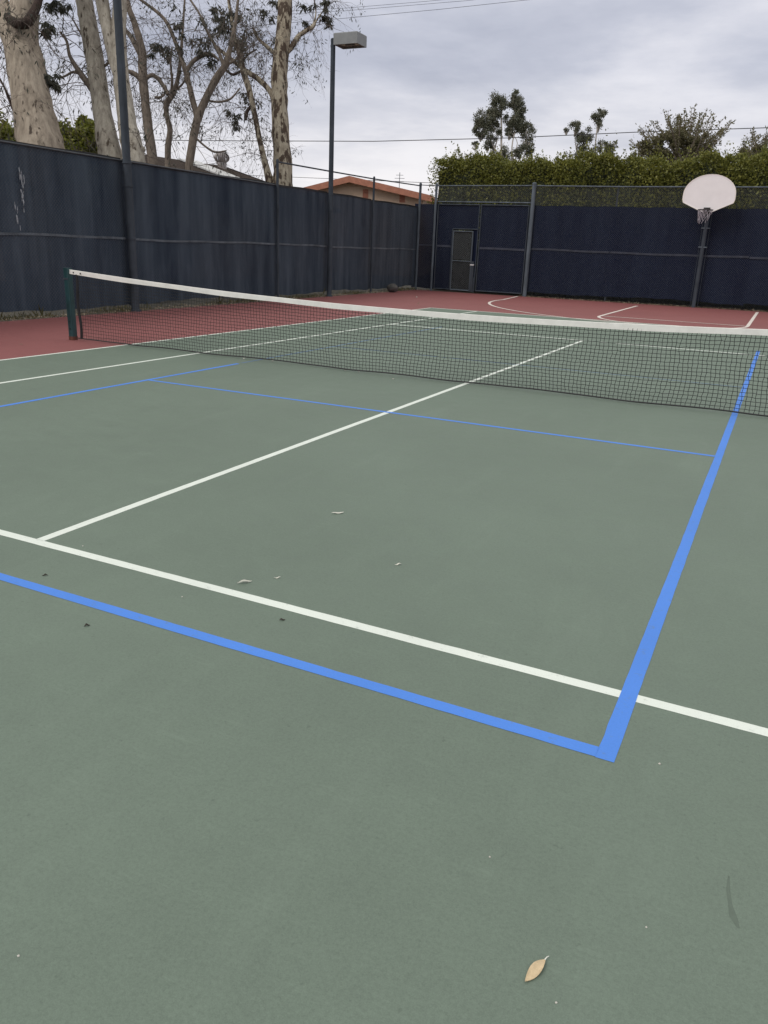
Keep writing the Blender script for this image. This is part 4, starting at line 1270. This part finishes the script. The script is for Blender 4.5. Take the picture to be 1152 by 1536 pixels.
wire('middle of three faint wires at the top of the sky', [(-500, 108, 60), (250, 32, 60), (520, 16, 60), (700, 1, 60), (820, -12, 60), (2600, -230, 60)], .012, 60)
wire('lowest of three faint wires at the top of the sky', [(-500, 130, 60), (250, 50, 60), (510, 28, 60), (660, 14, 60), (790, 0, 60), (2600, -200, 60)], .014, 60)

# ------------------------------------------------------------------ things lying on the court
COURT_Z = -0.008
def lying_leaf(u0, v0, u1, v1, wid, curl, mat, label, seed, stem=True, lift=.0022, group=None):
    a = ground_at(u0, v0, COURT_Z); b_ = ground_at(u1, v1, COURT_Z); a[2] = b_[2] = 0
    ax = b_ - a; L_ = np.linalg.norm(ax); ax /= L_
    sd = np.array([-ax[1], ax[0], 0.0])
    rng = np.random.default_rng(seed)
    n, m_ = 14, 6
    V, F = [], []
    for s_ in (0, 1):                                    # upper and lower skin: a leaf with thickness
        for i in range(n + 1):
            t_ = i / n
            w_ = wid * (math.sin(math.pi * min(1, t_ * .96 + .02)) ** 1.1)
            if t_ in (0, 1): w_ = wid * .03
            for j in range(m_ + 1):
                q = j / m_ * 2 - 1
                z = lift + curl * (abs(q) ** 1.6) * w_ / wid + .003 * math.sin(t_ * 7 + seed) + curl * .6 * (2 * t_ - 1) ** 2 + (.0012 if abs(q) < .05 else 0) - s_ * .0012
                P = a + ax * L_ * t_ + sd * q * w_
                V.append((P[0], P[1], z + COURT_Z))
    o = (n + 1) * (m_ + 1)
    for i in range(n):
        for j in range(m_):
            p0 = i * (m_ + 1) + j
            F.append((p0, p0 + 1, p0 + m_ + 2, p0 + m_ + 1)); F.append((o + p0, o + p0 + m_ + 1, o + p0 + m_ + 2, o + p0 + 1))
        for j in (0, m_):
            p0 = i * (m_ + 1) + j; p1 = p0 + m_ + 1
            F.append((p0, p1, o + p1, o + p0))
    mb = MB(); mb.add(V, F)
    lf = mb.build('fallen_leaf', mat, None, True)
    tag(lf, label, 'leaf', group)
    if stem:
        mb = MB(); zz = lift + curl * .6 + COURT_Z
        mb.tube([b_ - ax * .004 + [0, 0, zz], b_ + ax * .005 + sd * -.0005 + [0, 0, zz + .002], b_ + ax * .011 + sd * -.002 + [0, 0, zz + .001]], [.0016, .0012, .0008], 6)
        mb.build('stem', M['leaf_grey'], lf)
    return lf
GL = 'dry leaves lying on the green court'
tl = lying_leaf(787, 1475, 818, 1441, .0128, .006, M['leaf_tan'], 'large tan leaf with pale stem, nearest the camera', 3, group=GL)
lying_leaf(356, 876, 378, 873, .007, .010, M['leaf_grey'], 'curled dark-edged leaf beside the white service line', 5, False, .0025, GL)
lying_leaf(497, 771, 516, 770, .010, .006, M['leaf_grey'], 'white bleached leaf alone in the middle of the service box', 7, False, .0025, GL)
lying_leaf(411, 868, 421, 867, .004, .004, M['leaf_grey'], 'tiny pale leaf sliver right of the curled leaf', 8, False, .0022, GL)
lying_leaf(592, 848, 602, 847, .005, .005, M['leaf_grey'], 'tiny pale leaf right of the service box centre', 9, False, .0022, GL)
lying_leaf(63, 864, 72, 863, .005, .004, M['leaf_dark'], 'small dark leaf between the white and blue lines at left', 10, False, .0022, GL)
lying_leaf(126, 940, 135, 938, .006, .005, M['leaf_dark'], 'small dark leaf in front of the blue baseline at left', 11, False, .0022, GL)
lying_leaf(419, 931, 428, 930, .006, .004, M['leaf_dark'], 'small dark leaf between the lines below the curled leaf', 12, False, .0022, GL)

def pebble(u, v, s, label, seed):
    rng = np.random.default_rng(seed)
    c_ = ground_at(u, v)
    mb = MB(); V, F = [], []
    nr = 7
    for i in range(5):
        ph = math.pi * i / 4
        for k_ in range(nr):
            a_ = 2 * math.pi * k_ / nr
            rr = s * rng.uniform(.75, 1.15)
            V.append((c_[0] + rr * math.sin(ph) * math.cos(a_), c_[1] + rr * math.sin(ph) * math.sin(a_), COURT_Z - .001 + s * .55 + .6 * rr * math.cos(ph)))
    for i in range(4):
        for k_ in range(nr):
            k2 = (k_ + 1) % nr; F.append((i * nr + k2, i * nr + k_, i * nr + nr + k_, i * nr + nr + k2))
    mb.add(V, F)
    tag(mb.build('grit_crumb', M['pebble'], None, True), label, 'crumb', 'white crumbs on the court')
for i, (u, v, s, lb) in enumerate([
    (835, 1500, .0032, 'white crumb below the large tan leaf'), (970, 1387, .0028, 'white crumb right of and above the large tan leaf'),
    (990, 1143, .0045, 'white crumb just below the white line right of the blue corner'), (273, 893, .004, 'white crumb below the service line left of the curled leaf'),
    (124, 817, .004, 'white crumb above the service line near the centre line tee'), (735, 1282, .003, 'white crumb in the open green well below the blue corner'),
    (27, 1430, .0032, 'white crumb at the lower left of the court'), (366, 538, .016, 'white crumb at the net foot beside the blue sideline end'),
    (409, 541, .012, 'white crumb at the net foot right of the blue sideline end'), (518, 555, .014, 'left one of a pair of crumbs at the net foot'),
    (538, 557, .012, 'right one of a pair of crumbs at the net foot'), (590, 568, .012, 'white crumb on the court left of the centre line at the net'),
    (625, 426 + 20, .03, 'white scrap on the red court near the corner post')]):
    pebble(u, v, s, lb, 200 + i)

# dark rubber streak on the surface at lower right
mb = MB()
P = [ground_at(u, v) for (u, v) in [(1094, 1310), (1093, 1330), (1096, 1352), (1101, 1372), (1108, 1388)]]
V = []
for i, (q, w_) in enumerate(zip(P, [.002, .005, .005, .010, .004])):
    V += [(q[0] - w_, q[1], -.0077), (q[0] + w_, q[1], -.0077)]
mb.add(V, [(2 * i, 2 * i + 1, 2 * i + 3, 2 * i + 2) for i in range(4)])
tag(mb.build('scuff_mark', M['scuff']), kind='structure')

# round grey rock in the far corner
rng = np.random.default_rng(8)
c_ = ground_at(590, 438)
c_ = np.array([fence_x(c_[1]) + .32, c_[1], 0])
mb = MB(); V, F = [], []
nr, nl = 18, 10
for i in range(nl + 1):
    ph = math.pi * i / nl
    for k_ in range(nr):
        a_ = 2 * math.pi * k_ / nr
        rr = .19 * (1 + .07 * math.sin(3 * a_ + i) + .05 * math.cos(5 * a_ - 2 * i))
        V.append((c_[0] + 1.15 * rr * math.sin(ph) * math.cos(a_), c_[1] + rr * math.sin(ph) * math.sin(a_), .135 + rr * .8 * math.cos(ph)))
for i in range(nl):
    for k_ in range(nr):
        k2 = (k_ + 1) % nr; F.append((i * nr + k2, i * nr + k_, i * nr + nr + k_, i * nr + nr + k2))
mb.add(V, F)
tag(mb.build('grey_rock', M['rock'], None, True), 'round dark grey rock at the foot of the side fence near the corner', 'rock')

# weeds and litter along the fence feet
rng = np.random.default_rng(70)
mb = MB()
k_ = 4200
y = rng.uniform(-6, BACK_Y - .1, k_)
dens = .12 + .88 * (np.sin(y * 1.7) * .5 + np.sin(y * .61 + 1) * .5 > -.1)
y = y[rng.uniform(0, 1, k_) < dens]
x = -9.48 - .025 * y + rng.normal(-.04, .13, len(y))
P = np.stack([x, y, np.full(len(y), -.01)], 1)
D = unit(np.stack([rng.normal(0, .5, len(y)), rng.normal(0, .5, len(y)), np.full(len(y), 1.0)], 1))
Nn = unit(np.cross(D, rng.normal(size=(len(y), 3))))
Ls = rng.uniform(.03, .08, len(y)) + rng.exponential(.035, len(y))
mb.quads(leaf_quads(P, D, Nn, Ls, Ls * .06 + .003))
tag(mb.build('weeds', M['grass']), kind='stuff', label='dry weeds growing along the foot of the side fence', cat='weeds')
mb = MB()
k_ = 3200
y = rng.uniform(-4, BACK_Y - .2, k_); x = -9.48 - .025 * y + np.abs(rng.normal(0, .12, k_)) - .08
x2 = rng.uniform(XC + .2, 12, 5200); y2 = BACK_Y - .02 - np.abs(rng.normal(0, .09, 5200)) + .06
keep = (x2 < XG0) | (x2 > XG1 - .2) ; x2, y2 = x2[keep], y2[keep]
x3 = rng.uniform(-9.3, -2, 60); y3 = rng.uniform(-2, 20, 60); kk = (x3 < -6.2); x3, y3 = x3[kk], y3[kk]
P = np.stack([np.concatenate([x, x2, x3]), np.concatenate([y, y2, y3]), rng.uniform(-.008, .012, len(x) + len(x2) + len(x3))], 1)
n_ = len(P)
D = unit(np.stack([rng.normal(size=n_), rng.normal(size=n_), rng.normal(0, .35, n_)], 1))
Nn = unit(np.cross(D, np.stack([rng.normal(0, .5, n_), rng.normal(0, .5, n_), np.ones(n_)], 1)))
Ls = rng.uniform(.02, .085, n_)
mb.quads(leaf_quads(P, D, Nn, Ls, Ls * .2))
tag(mb.build('leaf_litter', M['litter']), kind='stuff', label='dry leaf litter blown along the fence feet', cat='leaf litter')
